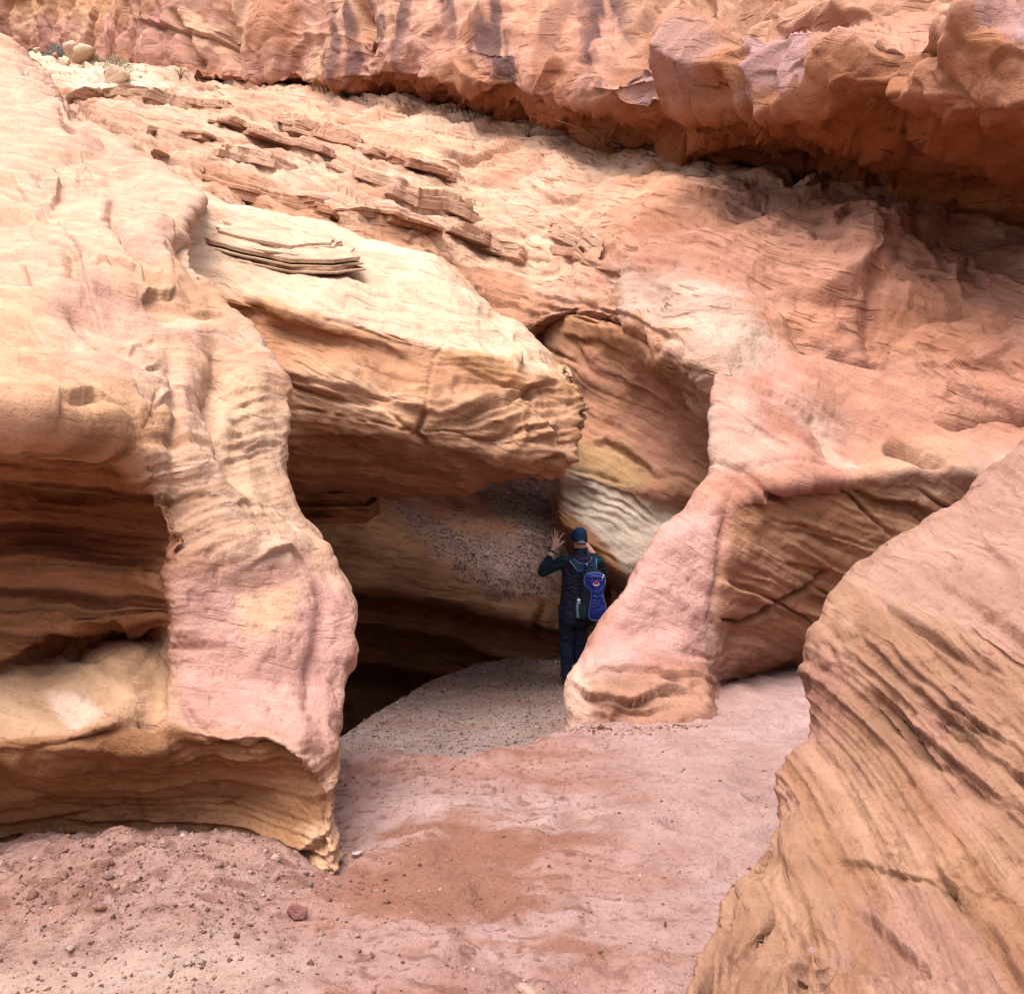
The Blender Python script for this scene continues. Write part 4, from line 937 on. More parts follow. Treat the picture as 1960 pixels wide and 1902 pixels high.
def oval(cx, cy, z, rx, ry, n=20, p=2.0):
    return [(cx + rx * math.copysign(abs(math.cos(t)) ** (2 / p), math.cos(t)), cy + ry * math.copysign(abs(math.sin(t)) ** (2 / p), math.sin(t)), z) for t in (2 * math.pi * k / n for k in range(n))]
def tube(path, radii, n=10):
    path = [Vector(p) for p in path]; rings = []; up = Vector((.3, .2, 1)).normalized()
    for i, p in enumerate(path):
        t = (path[min(i + 1, len(path) - 1)] - path[max(i - 1, 0)]).normalized()
        a = t.cross(up)
        if a.length < .1: a = t.cross(Vector((1, 0, 0)))
        a.normalize(); b = t.cross(a); r = radii[i] if hasattr(radii, '__len__') else radii
        rings.append([tuple(p + a * math.cos(q) * r + b * math.sin(q) * r) for q in (2 * math.pi * k / n for k in range(n))])
    return loft(rings)
def ellipsoid(c, r, nu=18, nv=12):
    rings = []
    for i in range(1, nv):
        a = math.pi * i / nv
        rings.append([(c[0] + r[0] * math.sin(a) * math.cos(t), c[1] + r[1] * math.sin(a) * math.sin(t), c[2] - r[2] * math.cos(a)) for t in (2 * math.pi * k / nu for k in range(nu))])
    return loft(rings)
def merge(parts):
    V, Fc = [], []
    for v, f in parts:
        o = len(V); V += list(v); Fc += [tuple(i + o for i in q) for q in f]
    return V, Fc
def stone(name, loc, size, seed, mat, base, sub=3, rot=0):
    bm = bmesh.new(); bmesh.ops.create_icosphere(bm, subdivisions=sub, radius=1)
    V = np.array([v.co[:] for v in bm.verts]); r = np.random.default_rng(seed)
    for _ in range(13):                                   # chip flat faces off
        n = r.normal(size=3); n /= np.linalg.norm(n); d = r.uniform(.32, .7); h = V @ n - d
        V -= np.outer(np.maximum(h, 0), n)
    V *= (1 + .07 * fbm(V * 2.0, 3, seed))[:, None]
    V = V * np.array(size)
    fs = [tuple(v.index for v in f.verts) for f in bm.faces]; bm.free()
    o = grid_mesh(name, V, np.array(fs), mat, np.tile(np.array(base), (len(V), 1)), smooth=False)
    o.location = loc; o.rotation_euler = (0, 0, rot); return o
def plate(name, pts, up, th, layers, mat, base, seed=0, jag=.03, nf=5.0):
    """a broken slab of layered rock: outline pts at its foot, edges uneven bed by bed"""
    r = np.random.default_rng(seed); pts = np.array(pts, float); up = np.array(up, float); up /= np.linalg.norm(up)
    dense = []
    for a, b in zip(pts, np.roll(pts, -1, 0)):
        n = max(3, int(np.linalg.norm(b - a) / .035)); dense += [a + (b - a) * k / n for k in range(n)]
    D = np.array(dense); c = D.mean(0); n = len(D); out = D - c; out -= np.outer(out @ up, up); L = np.linalg.norm(out, axis=1, keepdims=True); out /= np.maximum(L, 1e-6)
    rings = []; h = 0
    D = D + out * (jag * 1.6 * fbm(D * 2.2, 3, seed))[:, None]
    for k in range(layers):
        t = th / layers * r.uniform(.6, 1.4); ins = r.uniform(-jag, jag * 1.2) - (.35 * jag * k)
        ring = D + out * (ins + jag * .8 * fbm(D * nf + k * .35, 3, seed) + jag * 2.2 * fbm(D * nf * .35 + k * 1.7, 2, seed + k))[:, None]
        rings += [ring + up * h, ring + out * .004 + up * (h + t * .82)]; h += t
        rings += [ring - out * .006 + up * h]
    last = rings[-1]
    for q in (.85, .5, .2): rings.append(c + up * h + (last - up * h - c) * q + up * (.012 + .02 * fbm(last * 3, 2, seed))[:, None])
    V, Fc = loft([[tuple(p) for p in x] for x in rings])
    me = bpy.data.meshes.new(name); me.from_pydata(V, [], Fc); me.update()
    at = me.color_attributes.new('Col', 'FLOAT_COLOR', 'POINT'); C = np.tile(np.array([*base, 1.0]), (len(V), 1))
    C[:, :3] *= (1 + .2 * fbm(np.array(V) * np.array([1, 1, 12]), 2, seed))[:, None]
    at.data.foreach_set('color', C.astype(np.float32).ravel()); me.materials.append(mat)
    o = bpy.data.objects.new(name, me); col.objects.link(o); return o
def at_px(sheet, px, py):
    I = np.nonzero(sheet.front)[0]; k = I[np.argmin(((proj(sheet.V[I]) - np.array([px, py])) ** 2).sum(1))]
    return sheet.V[k], sheet.N0[k]

# ------------------------------------------------------------------ rock plates and loose stones
def loose_rocks():
    pts = [P(*q) for q in ((392, 482, 10.35), (470, 505, 10.2), (560, 523, 10.15), (640, 524, 10.25), (684, 517, 10.5), (655, 490, 11.2), (560, 470, 11.5), (420, 452, 11.3))]
    up = (.05, -.22, 1)
    o = plate('rock_plate', pts, up, .16, 5, m_slab, (.50, .36, .255), 11, .06, 3.0); tag(o, 'layered rock plate with a dark gap beneath, lying on the pale slab', 'rock')
    pts = [P(*q) for q in ((398, 466, 10.5), (470, 482, 10.4), (560, 497, 10.4), (600, 493, 10.45), (655, 492, 10.6), (652, 470, 11.3), (540, 455, 11.5), (420, 440, 11.3))]
    o = plate('rock_plate', np.array(pts) + np.array((0, 0, .03)), up, .13, 4, m_slab, (.53, .385, .28), 12, .06, 3.0); tag(o, 'upper thinner rock plate stacked on the layered plate on the slab', 'rock')
    # dark shelf under the slab
    pts = [P(*q) for q in ((560, 1003, 11.4), (700, 1002, 11.4), (722, 985, 11.7), (722, 985, 12.8), (560, 985, 13))]
    o = plate('rock_shelf', pts, (.02, 0, 1), .31, 5, m_cave, (.42, .26, .14), 13, .03); tag(o, 'dark blunt rock shelf wedged under the overhanging slab', 'rock')
    r = np.random.default_rng(21)
    edges = [([(375, 272), (420, 300), (480, 306), (560, 332)], 'broken ledge with a deep dark gap above the left end of the slab'),
             ([(630, 325), (720, 357), (800, 386), (860, 396), (930, 422)], 'long dark-gapped ledge running diagonally across the middle of the slope'),
             ([(205, 196), (290, 197), (360, 213), (445, 217)], 'flat ledge on the slope just below the bright notch'),
             ([(280, 258), (340, 263), (410, 270)], 'short flat ledge between the notch and the slab'),
             ([(300, 304), (350, 313), (385, 331)], 'stubby ledge right of the tip of the left buttress'),
             ([(390, 350), (470, 381), (560, 402), (630, 412)], 'low ledge directly behind the pale slab'),
             ([(630, 415), (720, 417), (790, 440), (840, 447)], 'blunt ledge ending in a notch behind the slab'),
             ([(860, 440), (940, 470), (1010, 500)], 'thin ledge above the back corner of the slab'),
             ([(540, 238), (620, 258), (700, 281)], 'thin ledge in the upper middle of the slope'),
             ([(470, 252), (560, 277), (640, 301)], 'thin ledge above the long dark-gapped ledge'),
             ([(700, 300), (780, 321), (860, 342)], 'thin ledge below the middle of the overhanging cliff'),
             ([(1045, 443), (1100, 466), (1150, 488)], 'upper of two short ledges above the alcove'),
             ([(1055, 482), (1120, 502), (1185, 528)], 'lower of two short ledges above the alcove'),
             ([(410, 232), (470, 245), (520, 262)], 'short thin ledge left of the slope centre'),
             ([(140, 183), (220, 183), (290, 188)], 'small ledge at the edge of the bright notch')]
    for k, (ed, lab) in enumerate(edges):
        F_ = [at_px(SLOPE, x, y)[0] for x, y in ed]; up = np.array((.24, -.06, 1)); up /= np.linalg.norm(up)
        D_ = np.mean([f[1] for f in F_]); th = (.12 + .06 * (k % 3)) * D_ / 15 * (1.5 if k < 2 else 1)
        m_ = 9; tt = np.linspace(0, 1, m_); A_ = np.array(F_); u_ = np.linspace(0, 1, len(F_)); Fd = np.stack([np.interp(tt, u_, A_[:, c]) for c in range(3)], 1)
        Wd = .25 + .75 * np.sin(math.pi * tt) ** .6; jt = r.uniform(-.12, .12, m_) * D_ / 15; bv = np.array((r.uniform(-.35, .25), 1.3 * D_ / 15, 0)); bv -= up * (bv @ up)
        fr = [f + np.array((0, -.16 * w_ + j, .03)) - up * th * .45 for f, w_, j in zip(Fd, Wd, jt)]; bk = [f + bv * w_ * .8 - up * th * .45 for f, w_ in zip(Fd[::-1], Wd[::-1])]
        o = plate('rock_ledge', fr + bk, up, th, 2 + k % 3, m_slope, tuple(SLOPE.C[np.argmin(((SLOPE.V - F_[len(F_) // 2]) ** 2).sum(1))] ** 1.32 * np.array((1, .985, 1))), 40 + k, .085 * D_ / 15, 1.8); tag(o, lab, 'rock', 'ledges on the upper slope')
    # talus blocks in the notch, the sunlight on them painted in as pale colour
    for k in range(16):
        x = r.uniform(5, 260); y = np.interp(x, [0, 130, 260], [88, 100, 165]) + r.uniform(-14, 34); p, n = at_px(SLOPE, x, y); sz = r.uniform(.15, .55)
        o = stone('talus_block', tuple(p + np.array((0, 0, sz * .25))), (sz * 1.2, sz, sz * .75), 60 + k, m_slope, (.62, .50, .39), 2, r.uniform(0, 6))
        tag(o, 'pale talus block heaped in the bright notch at the top left', 'rock', 'pale talus blocks in the notch')
    # stones on the sandy floor
    for name, x, y, sz, base, lab in (('loose_stone', 683, 1640, (.045, .035, .028), (.58, .47, .46), 'pale pinkish stone lying beside the foot of the left buttress'),
                                ('loose_stone', 572, 1757, (.05, .04, .045), (.36, .20, .18), 'dull red rounded stone on the sand below the debris heap'),
                                ('loose_stone', 1003, 1893, (.07, .05, .02), (.58, .42, .36), 'flat pinkish stone half buried at the bottom edge'),
                                ('loose_stone', 1273, 1770, (.018, .014, .010), (.22, .12, .11), 'tiny dark stone alone on the sand below the middle'),
                                ('loose_stone', 1545, 1640 - 90, (.02, .014, .012), (.30, .18, .18), 'small dark stone on the sand beside the striped boulder')):
        d = CAMZ * F / (y - CY); X = (x - CX) / F * d
        for _ in range(4):
            d = (CAMZ - ground_z(X, d)) * F / (y - CY); X = (x - CX) / F * d
        o = stone(name, (X, d, ground_z(X, d) + sz[2] * .45), sz, int(x), m_ground, base, 3, x * .1); tag(o, lab, 'stone')
loose_rocks()

# ------------------------------------------------------------------ shrubs and dead branches
m_sage = plain_mat('sage_leaves', (.16, .19, .19), .8, .2, .35, 30); m_dry = plain_mat('dry_leaves', (.36, .33, .23), .85, .2, .3, 30); m_green = plain_mat('weed_leaves', (.16, .16, .08), .85, .2, .3, 30); m_wood = plain_mat('dead_wood', (.20, .12, .08), .9, .1, .35, 40)
def shrub(px, py, w_, h_, mat, label, n=420, seed=1):
    p, _ = at_px(SLOPE, px, py); r = np.random.default_rng(seed)
    e_ = bpy.data.objects.new('shrub', None); col.objects.link(e_); e_.location = tuple(p); tag(e_, label, 'shrub')
    V, Fc = [], []
    for k in range(n):
        a = r.uniform(0, 6.28); q = math.acos(r.uniform(.05, 1)); R = r.uniform(.35, 1) ** .6
        c = np.array((math.cos(a) * math.sin(q) * w_ * .5 * R, math.sin(a) * math.sin(q) * w_ * .5 * R, math.cos(q) * h_ * R))
        d1 = c / (np.linalg.norm(c) + 1e-6) + r.normal(size=3) * .5; d1 /= np.linalg.norm(d1); d2 = np.cross(d1, r.normal(size=3)); d2 /= np.linalg.norm(d2)
        l = r.uniform(.05, .11) * w_; i = len(V); V += [c - d2 * l * .22, c + d2 * l * .22, c + d1 * l]; Fc.append((i, i + 1, i + 2))
    mesh_obj('foliage', V, Fc, mat, e_, False)
    mesh_obj('stem', *merge([tube([(0, 0, -.1), (math.cos(t) * w_ * .12, math.sin(t) * w_ * .12, h_ * .4), (math.cos(t) * w_ * .3, math.sin(t) * w_ * .3, h_ * .75)], [.02, .014, .006], 5) for t in (0, 1.3, 2.5, 3.8, 5.1)]), m_wood, e_)
shrub(112, 122, 1.0, .6, m_sage, 'blue-grey sagebrush in the notch at the top left', 700, 1)
shrub(170, 128, .9, .45, m_dry, 'low dry bush just right of the blue-grey sagebrush', 500, 2)
shrub(222, 136, .9, .4, m_dry, 'dry bush at the foot of the notch below the cliff corner', 500, 3)
shrub(426, 152, .7, .45, m_dry, 'round dry bush alone at the cliff foot', 450, 4)
shrub(345, 150, .5, .3, m_dry, 'small dry tuft between the bush and the cliff corner', 300, 5)
shrub(905, 240, .45, .28, m_green, 'low green weed under the middle of the cliff overhang', 260, 6)
shrub(1010, 262, .4, .25, m_green, 'low green weed nearest the dead branches', 240, 8)
def branches():
    r = np.random.default_rng(9); parts = []
    e0, _ = at_px(SLOPE, 1205, 288); 
    for k in range(22):
        p = np.array((r.uniform(-.75, .55), r.uniform(-.25, .2), r.uniform(.0, .12))); d = np.array((r.normal(), r.normal() * .4, r.uniform(.1, .9))); path = []
        for j in range(6):
            path.append(tuple(p)); p = p + d * .10; d = d + r.normal(size=3) * .35; d[2] -= .18; p[2] = max(p[2], -.02)
        parts.append(tube(path, [.016, .014, .012, .010, .007, .004], 5))
    o = mesh_obj('dead_branches', *merge(parts), m_wood); o.location = tuple(e0); tag(o, 'tangle of dead branches caught under the cliff overhang', 'branches')
branches()

# ------------------------------------------------------------------ the hiker
PX, PY = (1111 - CX) / F * 11.2, 11.2
PZ = float(gravel_z(np.array([PX]), np.array([PY]))[0])
m_skin = plain_mat('skin', (.60, .36, .28), .55, .35, .08, 30); m_vest = plain_mat('navy_vest', (.008, .010, .032), .75, .3, .25, 90, .06)
m_sleeve = plain_mat('teal_sleeve', (.007, .024, .036), .8, .25, .25, 90, .06); m_jean = plain_mat('blue_jeans', (.011, .018, .045), .85, .25, .35, 70, .06)
m_cap = plain_mat('blue_cap', (.007, .030, .085), .8, .25, .2, 70); m_black = plain_mat('black_plastic', (.008, .008, .009), .35, .5, .1, 50); m_boot = plain_mat('brown_boot', (.07, .035, .02), .8, .3, .2, 60)
m_pack = plain_mat('pack_navy', (.005, .007, .024), .75, .3, .2, 90); m_blue = plain_mat('pack_blue', (.006, .022, .20), .6, .35, .2, 60, .03); m_strap = plain_mat('strap_blue', (.010, .042, .10), .8, .3, .2, 90)
m_pipe = plain_mat('light_piping', (.16, .24, .42), .6, .4, .1, 60); m_mesh = plain_mat('pack_mesh', (.007, .022, .036), .8, .3, .4, 200); m_white = plain_mat('white_plastic', (.75, .77, .78), .4, .5, .05, 40)
m_red = plain_mat('logo_red', (.45, .03, .03), .6, .4, .1, 40); m_hair = plain_mat('grey_hair', (.30, .28, .27), .8, .3, .3, 120)
m_glass = plain_mat('bottle_plastic', (.16, .24, .28), .25, .6, .15, 30)
def hiker():
    root = bpy.data.objects.new('person', None); col.objects.link(root); root.location = (PX, PY, PZ)
    tag(root, 'hiker seen from behind in navy vest and blue cap holding a phone up', 'person')
    H = []
    H.append(loft([oval(x, 0, z, rx, ry) for z, x, rx, ry in ((.74, -.05, .13, .10), (.84, -.05, .17, .125), (.95, -.03, .165, .12), (1.1, -.01, .17, .125), (1.25, 0, .19, .125), (1.35, .0, .185, .105), (1.41, 0, .12, .085), (1.45, 0, .07, .07))]))
    H.append(tube([(0, -.005, 1.40), (-.003, .01, 1.48), (-.006, .02, 1.55)], [.068, .060, .058], 14))
    H.append(ellipsoid((-.008, .025, 1.605), (.076, .098, .112)))
    H.append(ellipsoid((-.008, .06, 1.545), (.055, .065, .055)))
    H.append(tube([(-.012, .118, 1.61), (-.014, .135, 1.585), (-.013, .125, 1.57)], [.010, .014, .010], 8))
    for sg in (-1, 1): H.append(ellipsoid((-.008 + sg * .079, .02, 1.585), (.012, .020, .033), 10, 8))
    H.append(tube([(-.13, 0, 1.345), (-.19, 0, 1.355), (-.31, .02, 1.29), (-.415, .05, 1.225), (-.435, .065, 1.215)], [.07, .074, .062, .056, .044], 14))
    H.append(tube([(-.43, .065, 1.205), (-.40, .10, 1.265), (-.345, .17, 1.36), (-.302, .22, 1.432), (-.29, .225, 1.46)], [.046, .056, .046, .032, .030], 14))
    H.append(tube([(.13, 0, 1.345), (.19, 0, 1.35), (.245, .06, 1.24), (.275, .13, 1.14)], [.07, .072, .062, .052], 14))
    H.append(tube([(.275, .13, 1.13), (.24, .20, 1.25), (.15, .27, 1.42), (.06, .30, 1.55)], [.052, .050, .040, .030], 14))
    H.append(ellipsoid((.045, .305, 1.58), (.032, .022, .045), 12, 8))
    for i, q in enumerate((-.02, 0, .02, .035)): H.append(tube([(.03, .30, 1.59 + q), (-.01, .318, 1.60 + q), (-.035, .31, 1.60 + q)], [.010, .009, .007], 8))
    H.append(tube([(.04, .295, 1.56), (.0, .285, 1.565), (-.03, .28, 1.57)], [.012, .010, .008], 8))
    # left hand: palm, four spread fingers, thumb under the phone
    w0 = Vector((-.296, .224, 1.445)); y_ = .232
    pal = [[(-.319, .226, 1.450), (-.309, .213, 1.452), (-.285, .213, 1.449), (-.274, .226, 1.447), (-.285, .240, 1.449), (-.309, .240, 1.452)],
           [(-.312, .232, 1.500), (-.298, .216, 1.498), (-.248, .216, 1.500), (-.226, .232, 1.503), (-.248, .247, 1.500), (-.298, .247, 1.498)],
           [(-.303, .236, 1.555), (-.288, .222, 1.562), (-.236, .222, 1.570), (-.214, .236, 1.562), (-.236, .249, 1.570), (-.288, .249, 1.562)],
           [(-.296, .238, 1.578), (-.280, .230, 1.588), (-.244, .230, 1.596), (-.220, .238, 1.590), (-.244, .246, 1.596), (-.280, .246, 1.588)]]
    H.append(loft(pal))
    for path, r0 in (([(-.291, .238, 1.568), (-.299, .236, 1.605), (-.304, .236, 1.632), (-.304, .240, 1.655)], .0078), ([(-.271, .238, 1.580), (-.272, .234, 1.625), (-.270, .236, 1.660), (-.264, .243, 1.688)], .0088),
                     ([(-.249, .238, 1.585), (-.246, .233, 1.630), (-.238, .236, 1.662), (-.226, .246, 1.683)], .0090), ([(-.224, .238, 1.578), (-.205, .236, 1.612), (-.184, .244, 1.636), (-.163, .256, 1.652)], .0088),
                     ([(-.245, .232, 1.490), (-.214, .236, 1.520), (-.190, .246, 1.542), (-.160, .262, 1.558)], .0105)):
        H.append(tube(path, [r0 * 1.12, r0, r0 * .92, r0 * .72], 8)); H.append(ellipsoid(path[-1], (r0 * .74,) * 3, 8, 6))
    for sx, kx, ax, yy in ((-.13, -.15, -.155, .0), (.005, .0, -.02, .06)):
        H.append(tube([(sx, 0, .90), (sx, 0, .78), (sx - .005, yy * .5 + .01, .60), (kx, yy + .015, .48), (kx, yy - .01, .34), (ax, yy - .01, .14), (ax, yy, .07)], [.09, .10, .085, .066, .066, .050, .045], 14))
        H.append(tube([(ax, yy - .07, .045), (ax, yy, .05), (ax - .008, yy + .10, .045), (ax - .012, yy + .19, .03)], [.036, .046, .044, .030], 12))
    V, Fc = merge(H)
    tmp = mesh_obj('body_source', V, Fc, m_skin)
    md = tmp.modifiers.new('vox', 'REMESH'); md.mode = 'VOXEL'; md.voxel_size = .0058; md.use_smooth_shade = True
    md = tmp.modifiers.new('sm', 'SMOOTH'); md.factor = .5; md.iterations = 2
    ev = tmp.evaluated_get(bpy.context.evaluated_depsgraph_get()); me = bpy.data.meshes.new_from_object(ev); me.name = 'body'
    bpy.data.objects.remove(tmp)
    me.materials.clear()
    for m in (m_skin, m_sleeve, m_jean, m_boot): me.materials.append(m)
    idx = []
    for p in me.polygons:
        x, y, z = p.center
        k = 0
        if z < .105 + .02 * (y < 0): k = 3
        elif z < .93 and abs(x) < .26: k = 2
        elif z < 1.43 and not (x < -.2 and y > .13 and (x + .328) * .28 + (y - .19) * .36 + (z - 1.382) * .45 > 0): k = 1
        if y > .26 and z > 1.45: k = 0
        idx.append(k)
    me.polygons.foreach_set('material_index', idx); me.polygons.foreach_set('use_smooth', [True] * len(me.polygons))
    b = bpy.data.objects.new('body', me); col.objects.link(b); b.parent = root
    # clothing
    rings = [oval(x, 0, z, rx, ry, 28, 2.3) for z, x, rx, ry in ((.66, -.035, .182, .135), (.645, -.035, .197, .148), (.68, -.035, .205, .155), (.80, -.03, .207, .155), (.95, -.015, .200, .148), (1.1, -.005, .202, .15), (1.22, 0, .208, .15), (1.31, 0, .205, .135), (1.37, 0, .180, .115), (1.41, 0, .125, .098), (1.432, 0, .088, .085), (1.475, 0, .080, .082), (1.502, 0, .079, .083), (1.50, 0, .072, .076), (1.45, 0, .07, .07))]
    rr_ = np.random.default_rng(4)
    rings = [[(x + .006 * math.sin(z * 34 + 3 * a), y + .006 * math.sin(z * 27 + 5 * a + x * 20), z + .004 * math.sin(6 * a)) for a, (x, y, z) in zip(np.linspace(0, 6.28, 29)[:-1], q)] for q in rings]
    mesh_obj('vest', *loft(rings, False), m_vest, root, True, 1)
    # trousers with a few folds, one leg each
    for sx, kx, ax, yy in ((-.13, -.15, -.155, .0), (.005, .0, -.02, .06)):
        rg = []
        for j, t in enumerate(np.linspace(0, 1, 26)):
            z = .88 - t * .78; x = np.interp(z, [.1, .48, .88], [ax, kx, sx]); y = np.interp(z, [.1, .34, .48, .8], [yy - .005, yy - .01, yy + .012, 0]); R = np.interp(z, [.1, .2, .34, .48, .62, .8, .9], [.066, .062, .077, .078, .095, .112, .11])
            R += .005 * math.sin(z * 60 + sx * 40) * (1 if z < .62 else .3); rg.append(oval(x, y, z + .0, R, R * 1.02, 18))
        mesh_obj('trouser_leg', *loft(rg, False), m_jean, root, True, 1)
    # cap: dome, brim, back strap over grey hair
    cx, cy = -.008, .022; rg = []
    for z, q in ((1.553, 1.0), (1.57, 1.015), (1.60, 1.02), (1.63, 1.0), (1.66, .95), (1.685, .86), (1.705, .70), (1.718, .46), (1.724, .2)):
        rg.append([(x, y, zz + (.012 if y < cy - .07 and z < 1.56 else 0)) for x, y, zz in oval(cx, cy, z, .088 * q, .110 * q, 28)])
    cp = mesh_obj('cap', *loft(rg), m_cap, root, True, 1)
    br = [[(cx + math.sin(a) * (.085 + k * .004), cy + math.cos(a) * (.10 + k * .075), 1.560 - k * .012 - .018 * abs(math.sin(a)) ** 2 * k) for a in np.linspace(-1.1, 1.1, 13)] for k in (0, .5, 1)]
    bv = [p for q in br for p in q] + [(x, y, z - .006) for q in br for x, y, z in q]; bf = []
    for o_ in (0, 39):
        for i in range(2):
            for k in range(12): f = (o_ + i * 13 + k, o_ + i * 13 + k + 1, o_ + (i + 1) * 13 + k + 1, o_ + (i + 1) * 13 + k); bf.append(f if o_ else f[::-1])
    for k in range(12): bf.append((26 + k, 26 + k + 1, 65 + k + 1, 65 + k))
    mesh_obj('brim', bv, bf, m_cap, cp)
    arch = [[(cx + .012 + .043 * s_ * math.cos(t), -.0925 + .006 * (1 - s_) - .0 + 9 * (.043 * s_ * math.cos(t)) ** 2, 1.552 + .034 * s_ * math.sin(t)) for t in np.linspace(0, math.pi, 13)] for s_ in (.02, .5, 1)]
    mesh_obj('hair', [p for q in arch for p in q], [(i * 13 + k, i * 13 + k + 1, (i + 1) * 13 + k + 1, (i + 1) * 13 + k) for i in range(2) for k in range(12)], m_hair, root)
    mesh_obj('cap_strap', *tube([(cx + .012 + q, -.092 + 8 * q * q, 1.548) for q in np.linspace(-.05, .05, 9)], .008, 8), m_cap, cp)
    mesh_obj('eyelet', *ellipsoid((cx + .05, -.073, 1.603), (.009, .005, .009), 10, 6), m_black, cp)
    # wristwatch
    wp = Vector((-.2985, .2235, 1.440)); ax = Vector((.37, .26, 1)).normalized(); a1 = ax.cross(Vector((0, 1, 0))).normalized(); a2 = ax.cross(a1); ring = []
    for h in (-.010, .010): ring.append([tuple(wp + ax * h + (a1 * math.cos(t) + a2 * math.sin(t)) * .0345) for t in np.linspace(0, 6.28, 21)[:-1]])
    wt = mesh_obj('wristwatch', *loft(ring), m_black, root)
    fc = wp + (a1 * -.15 + a2 * 1).normalized() * .036 if (a2.y < 0) else wp - (a2 * 1).normalized() * .036
    mesh_obj('watch_face', *ellipsoid(tuple(fc), (.017, .006, .017), 14, 8), m_black, wt)
    mesh_obj('buckle', *ellipsoid((wp.x + .012, wp.y - .034, wp.z + .006), (.003, .003, .011), 8, 6), m_white, wt)
    # phone
    bm = bmesh.new(); bmesh.ops.create_cube(bm, size=1); bmesh.ops.scale(bm, vec=(.150, .009, .074), verts=bm.verts); bmesh.ops.bevel(bm, geom=bm.edges[:], offset=.003, segments=2, affect='EDGES')
    me = bpy.data.meshes.new('phone'); bm.to_mesh(me); bm.free(); me.materials.append(m_black)
    ph = bpy.data.objects.new('phone', me); col.objects.link(ph); ph.location = (PX - .112, PY + .268, PZ + 1.606); ph.rotation_euler = (0, math.radians(-2), 0); tag(ph, 'black phone held sideways in the hiker\'s raised hand', 'phone')
hiker()
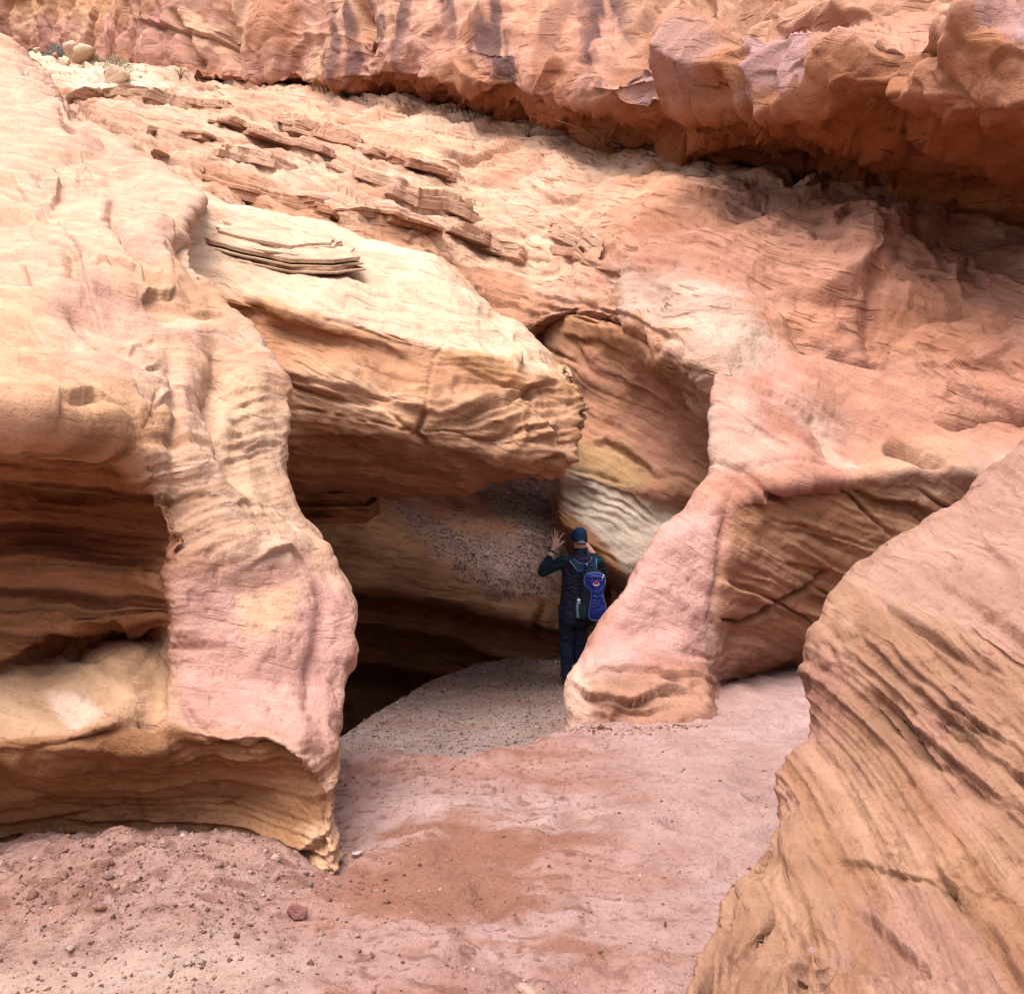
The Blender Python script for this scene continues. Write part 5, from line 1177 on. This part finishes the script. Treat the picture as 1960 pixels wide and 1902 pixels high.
def backpack():
    root = bpy.data.objects.new('backpack', None); col.objects.link(root); root.location = (PX, PY, PZ); tag(root, 'small navy and bright blue backpack worn by the hiker', 'backpack')
    prof = [(.735, .11, .085), (.75, .115, .125), (.80, .115, .142), (.90, .11, .143), (1.0, .11, .135), (1.1, .112, .130), (1.2, .115, .128), (1.26, .11, .105), (1.29, .10, .06)]
    rg = [oval(x, -.215, z, rx, .085 if .76 < z < 1.25 else .055, 28, 2.6) for z, x, rx in prof]
    bd_ = mesh_obj('pack_body', *loft(rg), m_pack, root, True, 1)
    # bright peanut-shaped front panel
    ol = [(.02, 1.165), (.03, 1.215), (.07, 1.245), (.13, 1.252), (.19, 1.245), (.232, 1.215), (.245, 1.165), (.237, 1.11), (.218, 1.06), (.212, 1.03), (.225, .98), (.248, .91), (.250, .83), (.235, .765), (.17, .745), (.095, .75), (.07, .79), (.078, .87), (.092, .95), (.095, 1.02), (.085, 1.055), (.055, 1.085), (.028, 1.12)]
    O = np.array(ol); n = len(O)
    def sm(A, k=3):
        out = []
        for i in range(n):
            p0, p1, p2, p3 = A[i - 1], A[i], A[(i + 1) % n], A[(i + 2) % n]
            for t in np.arange(k) / k: out.append(.5 * (2 * p1 + (p2 - p0) * t + (2 * p0 - 5 * p1 + 4 * p2 - p3) * t * t + (3 * p1 - p0 - 3 * p2 + p3) * t ** 3))
        return np.array(out)
    O = sm(O); c = O.mean(0); rings = []
    for s_, y in ((1.0, -.270), (1.0, -.300), (.93, -.318), (.7, -.330), (.35, -.336), (.05, -.338)):
        cc = np.stack([np.full(len(O), .14), O[:, 1]], 1) if False else c
        rings.append([(c[0] + (x - c[0]) * s_ + 0, y + .45 * max(0, abs(x - .14) - .09) , c[1] + (z - c[1]) * s_) for x, z in O])
    pa = mesh_obj('front_panel', *loft(rings), m_blue, root)
    edge = [(x, -.306 + .45 * max(0, abs(x - .14) - .09), z) for x, z in O]; mesh_obj('piping', *tube(edge + edge[:1], .0042, 6), m_pipe, pa)
    mesh_obj('panel_pocket_seam', *tube([(x, -.334, z) for x, z in ((.05, 1.19), (.09, 1.20), (.14, 1.203), (.19, 1.20), (.22, 1.19))], .005, 6), m_pack, pa)
    # bird-like round mark: red crown above a pale crescent
    mesh_obj('logo_crown', *ellipsoid((.145, -.338, 1.148), (.026, .004, .012), 14, 8), m_red, pa)
    cr = [(.145 + .030 * math.cos(t), -.339, 1.136 - .022 * math.sin(t)) for t in np.linspace(-.2, 3.34, 12)]; mesh_obj('logo_crescent', *tube(cr, .0045, 6), m_white, pa)
    mesh_obj('logo_beak', *tube([(.145, -.340, 1.128), (.147, -.340, 1.108)], [.006, .002], 6), m_white, pa)
    for x, z in ((.208, 1.19), (.222, 1.215)): mesh_obj('zip_pull', *tube([(x, -.326, z + .018), (x + .004, -.330, z - .02)], [.006, .005], 6), m_white, root)
    # yoke
    for name, sh in (('harness', [(-.13, 1.375), (-.085, 1.39), (-.03, 1.345), (.05, 1.335), (.10, 1.36), (.115, 1.41), (.165, 1.385), (.168, 1.25), (.10, 1.24), (-.02, 1.24), (-.05, 1.26)]),):
        yb = lambda x, z: -.158 + .25 * max(0, z - 1.30) + .35 * max(0, abs(x) - .10)
        q = [(x, yb(x, z), z) for x, z in sh]; bk = [(x, y + .02, z) for x, y, z in q]; m_ = len(sh)
        hv = q + bk; hf = [tuple(range(m_))] + [tuple(range(m_, 2 * m_))[::-1]] + [(i, m_ + i, m_ + (i + 1) % m_, (i + 1) % m_) for i in range(m_)]
        hn = mesh_obj(name, hv, hf, m_strap, root, False)
        for a, b in (((-.13, 1.375), (-.04, 1.25)), ((.165, 1.385), (.167, 1.25))): mesh_obj('harness_piping', *tube([(a[0], yb(*a) - .004, a[1]), ((a[0] + b[0]) / 2, yb((a[0] + b[0]) / 2, (a[1] + b[1]) / 2) - .004, (a[1] + b[1]) / 2), (b[0], yb(*b) - .004, b[1])], .005, 6), m_pipe, hn)
        mesh_obj('harness_piping', *tube([(x, yb(x, z) - .004, z) for x, z in sh[1:6]], .0035, 6), m_pipe, hn)
    mesh_obj('grab_handle', *tube([(.02, -.21, 1.275), (.04, -.235, 1.31), (.09, -.24, 1.318), (.12, -.22, 1.285)], .010, 8), m_pack, root)
    mesh_obj('haul_loop', *tube([(.055, -.165, 1.34), (.06, -.172, 1.30)], .010, 8), m_pipe, root)
    pk = [oval(.005, -.235, z, rx, ry, 18) for z, rx, ry in ((.75, .05, .05), (.77, .07, .066), (.85, .074, .068), (.92, .070, .066))]
    mesh_obj('side_pocket', *loft(pk, False), m_mesh, root, True, 1)
    e_ = bpy.data.objects.new('water_bottle', None); col.objects.link(e_); e_.location = (PX - .035, PY - .255, PZ + .765); tag(e_, 'clear water bottle with white cap in the side of the backpack', 'bottle')
    mesh_obj('bottle_body', *loft([oval(0, 0, z, r, r, 16) for z, r in ((0, .026), (.008, .032), (.08, .031), (.10, .032), (.135, .032), (.155, .026), (.168, .014), (.178, .013))]), m_glass, e_)
    mesh_obj('bottle_cap', *loft([oval(0, 0, z, r, r, 14) for z, r in ((.172, .016), (.174, .0175), (.196, .0175), (.203, .013))]), m_white, e_)
backpack()
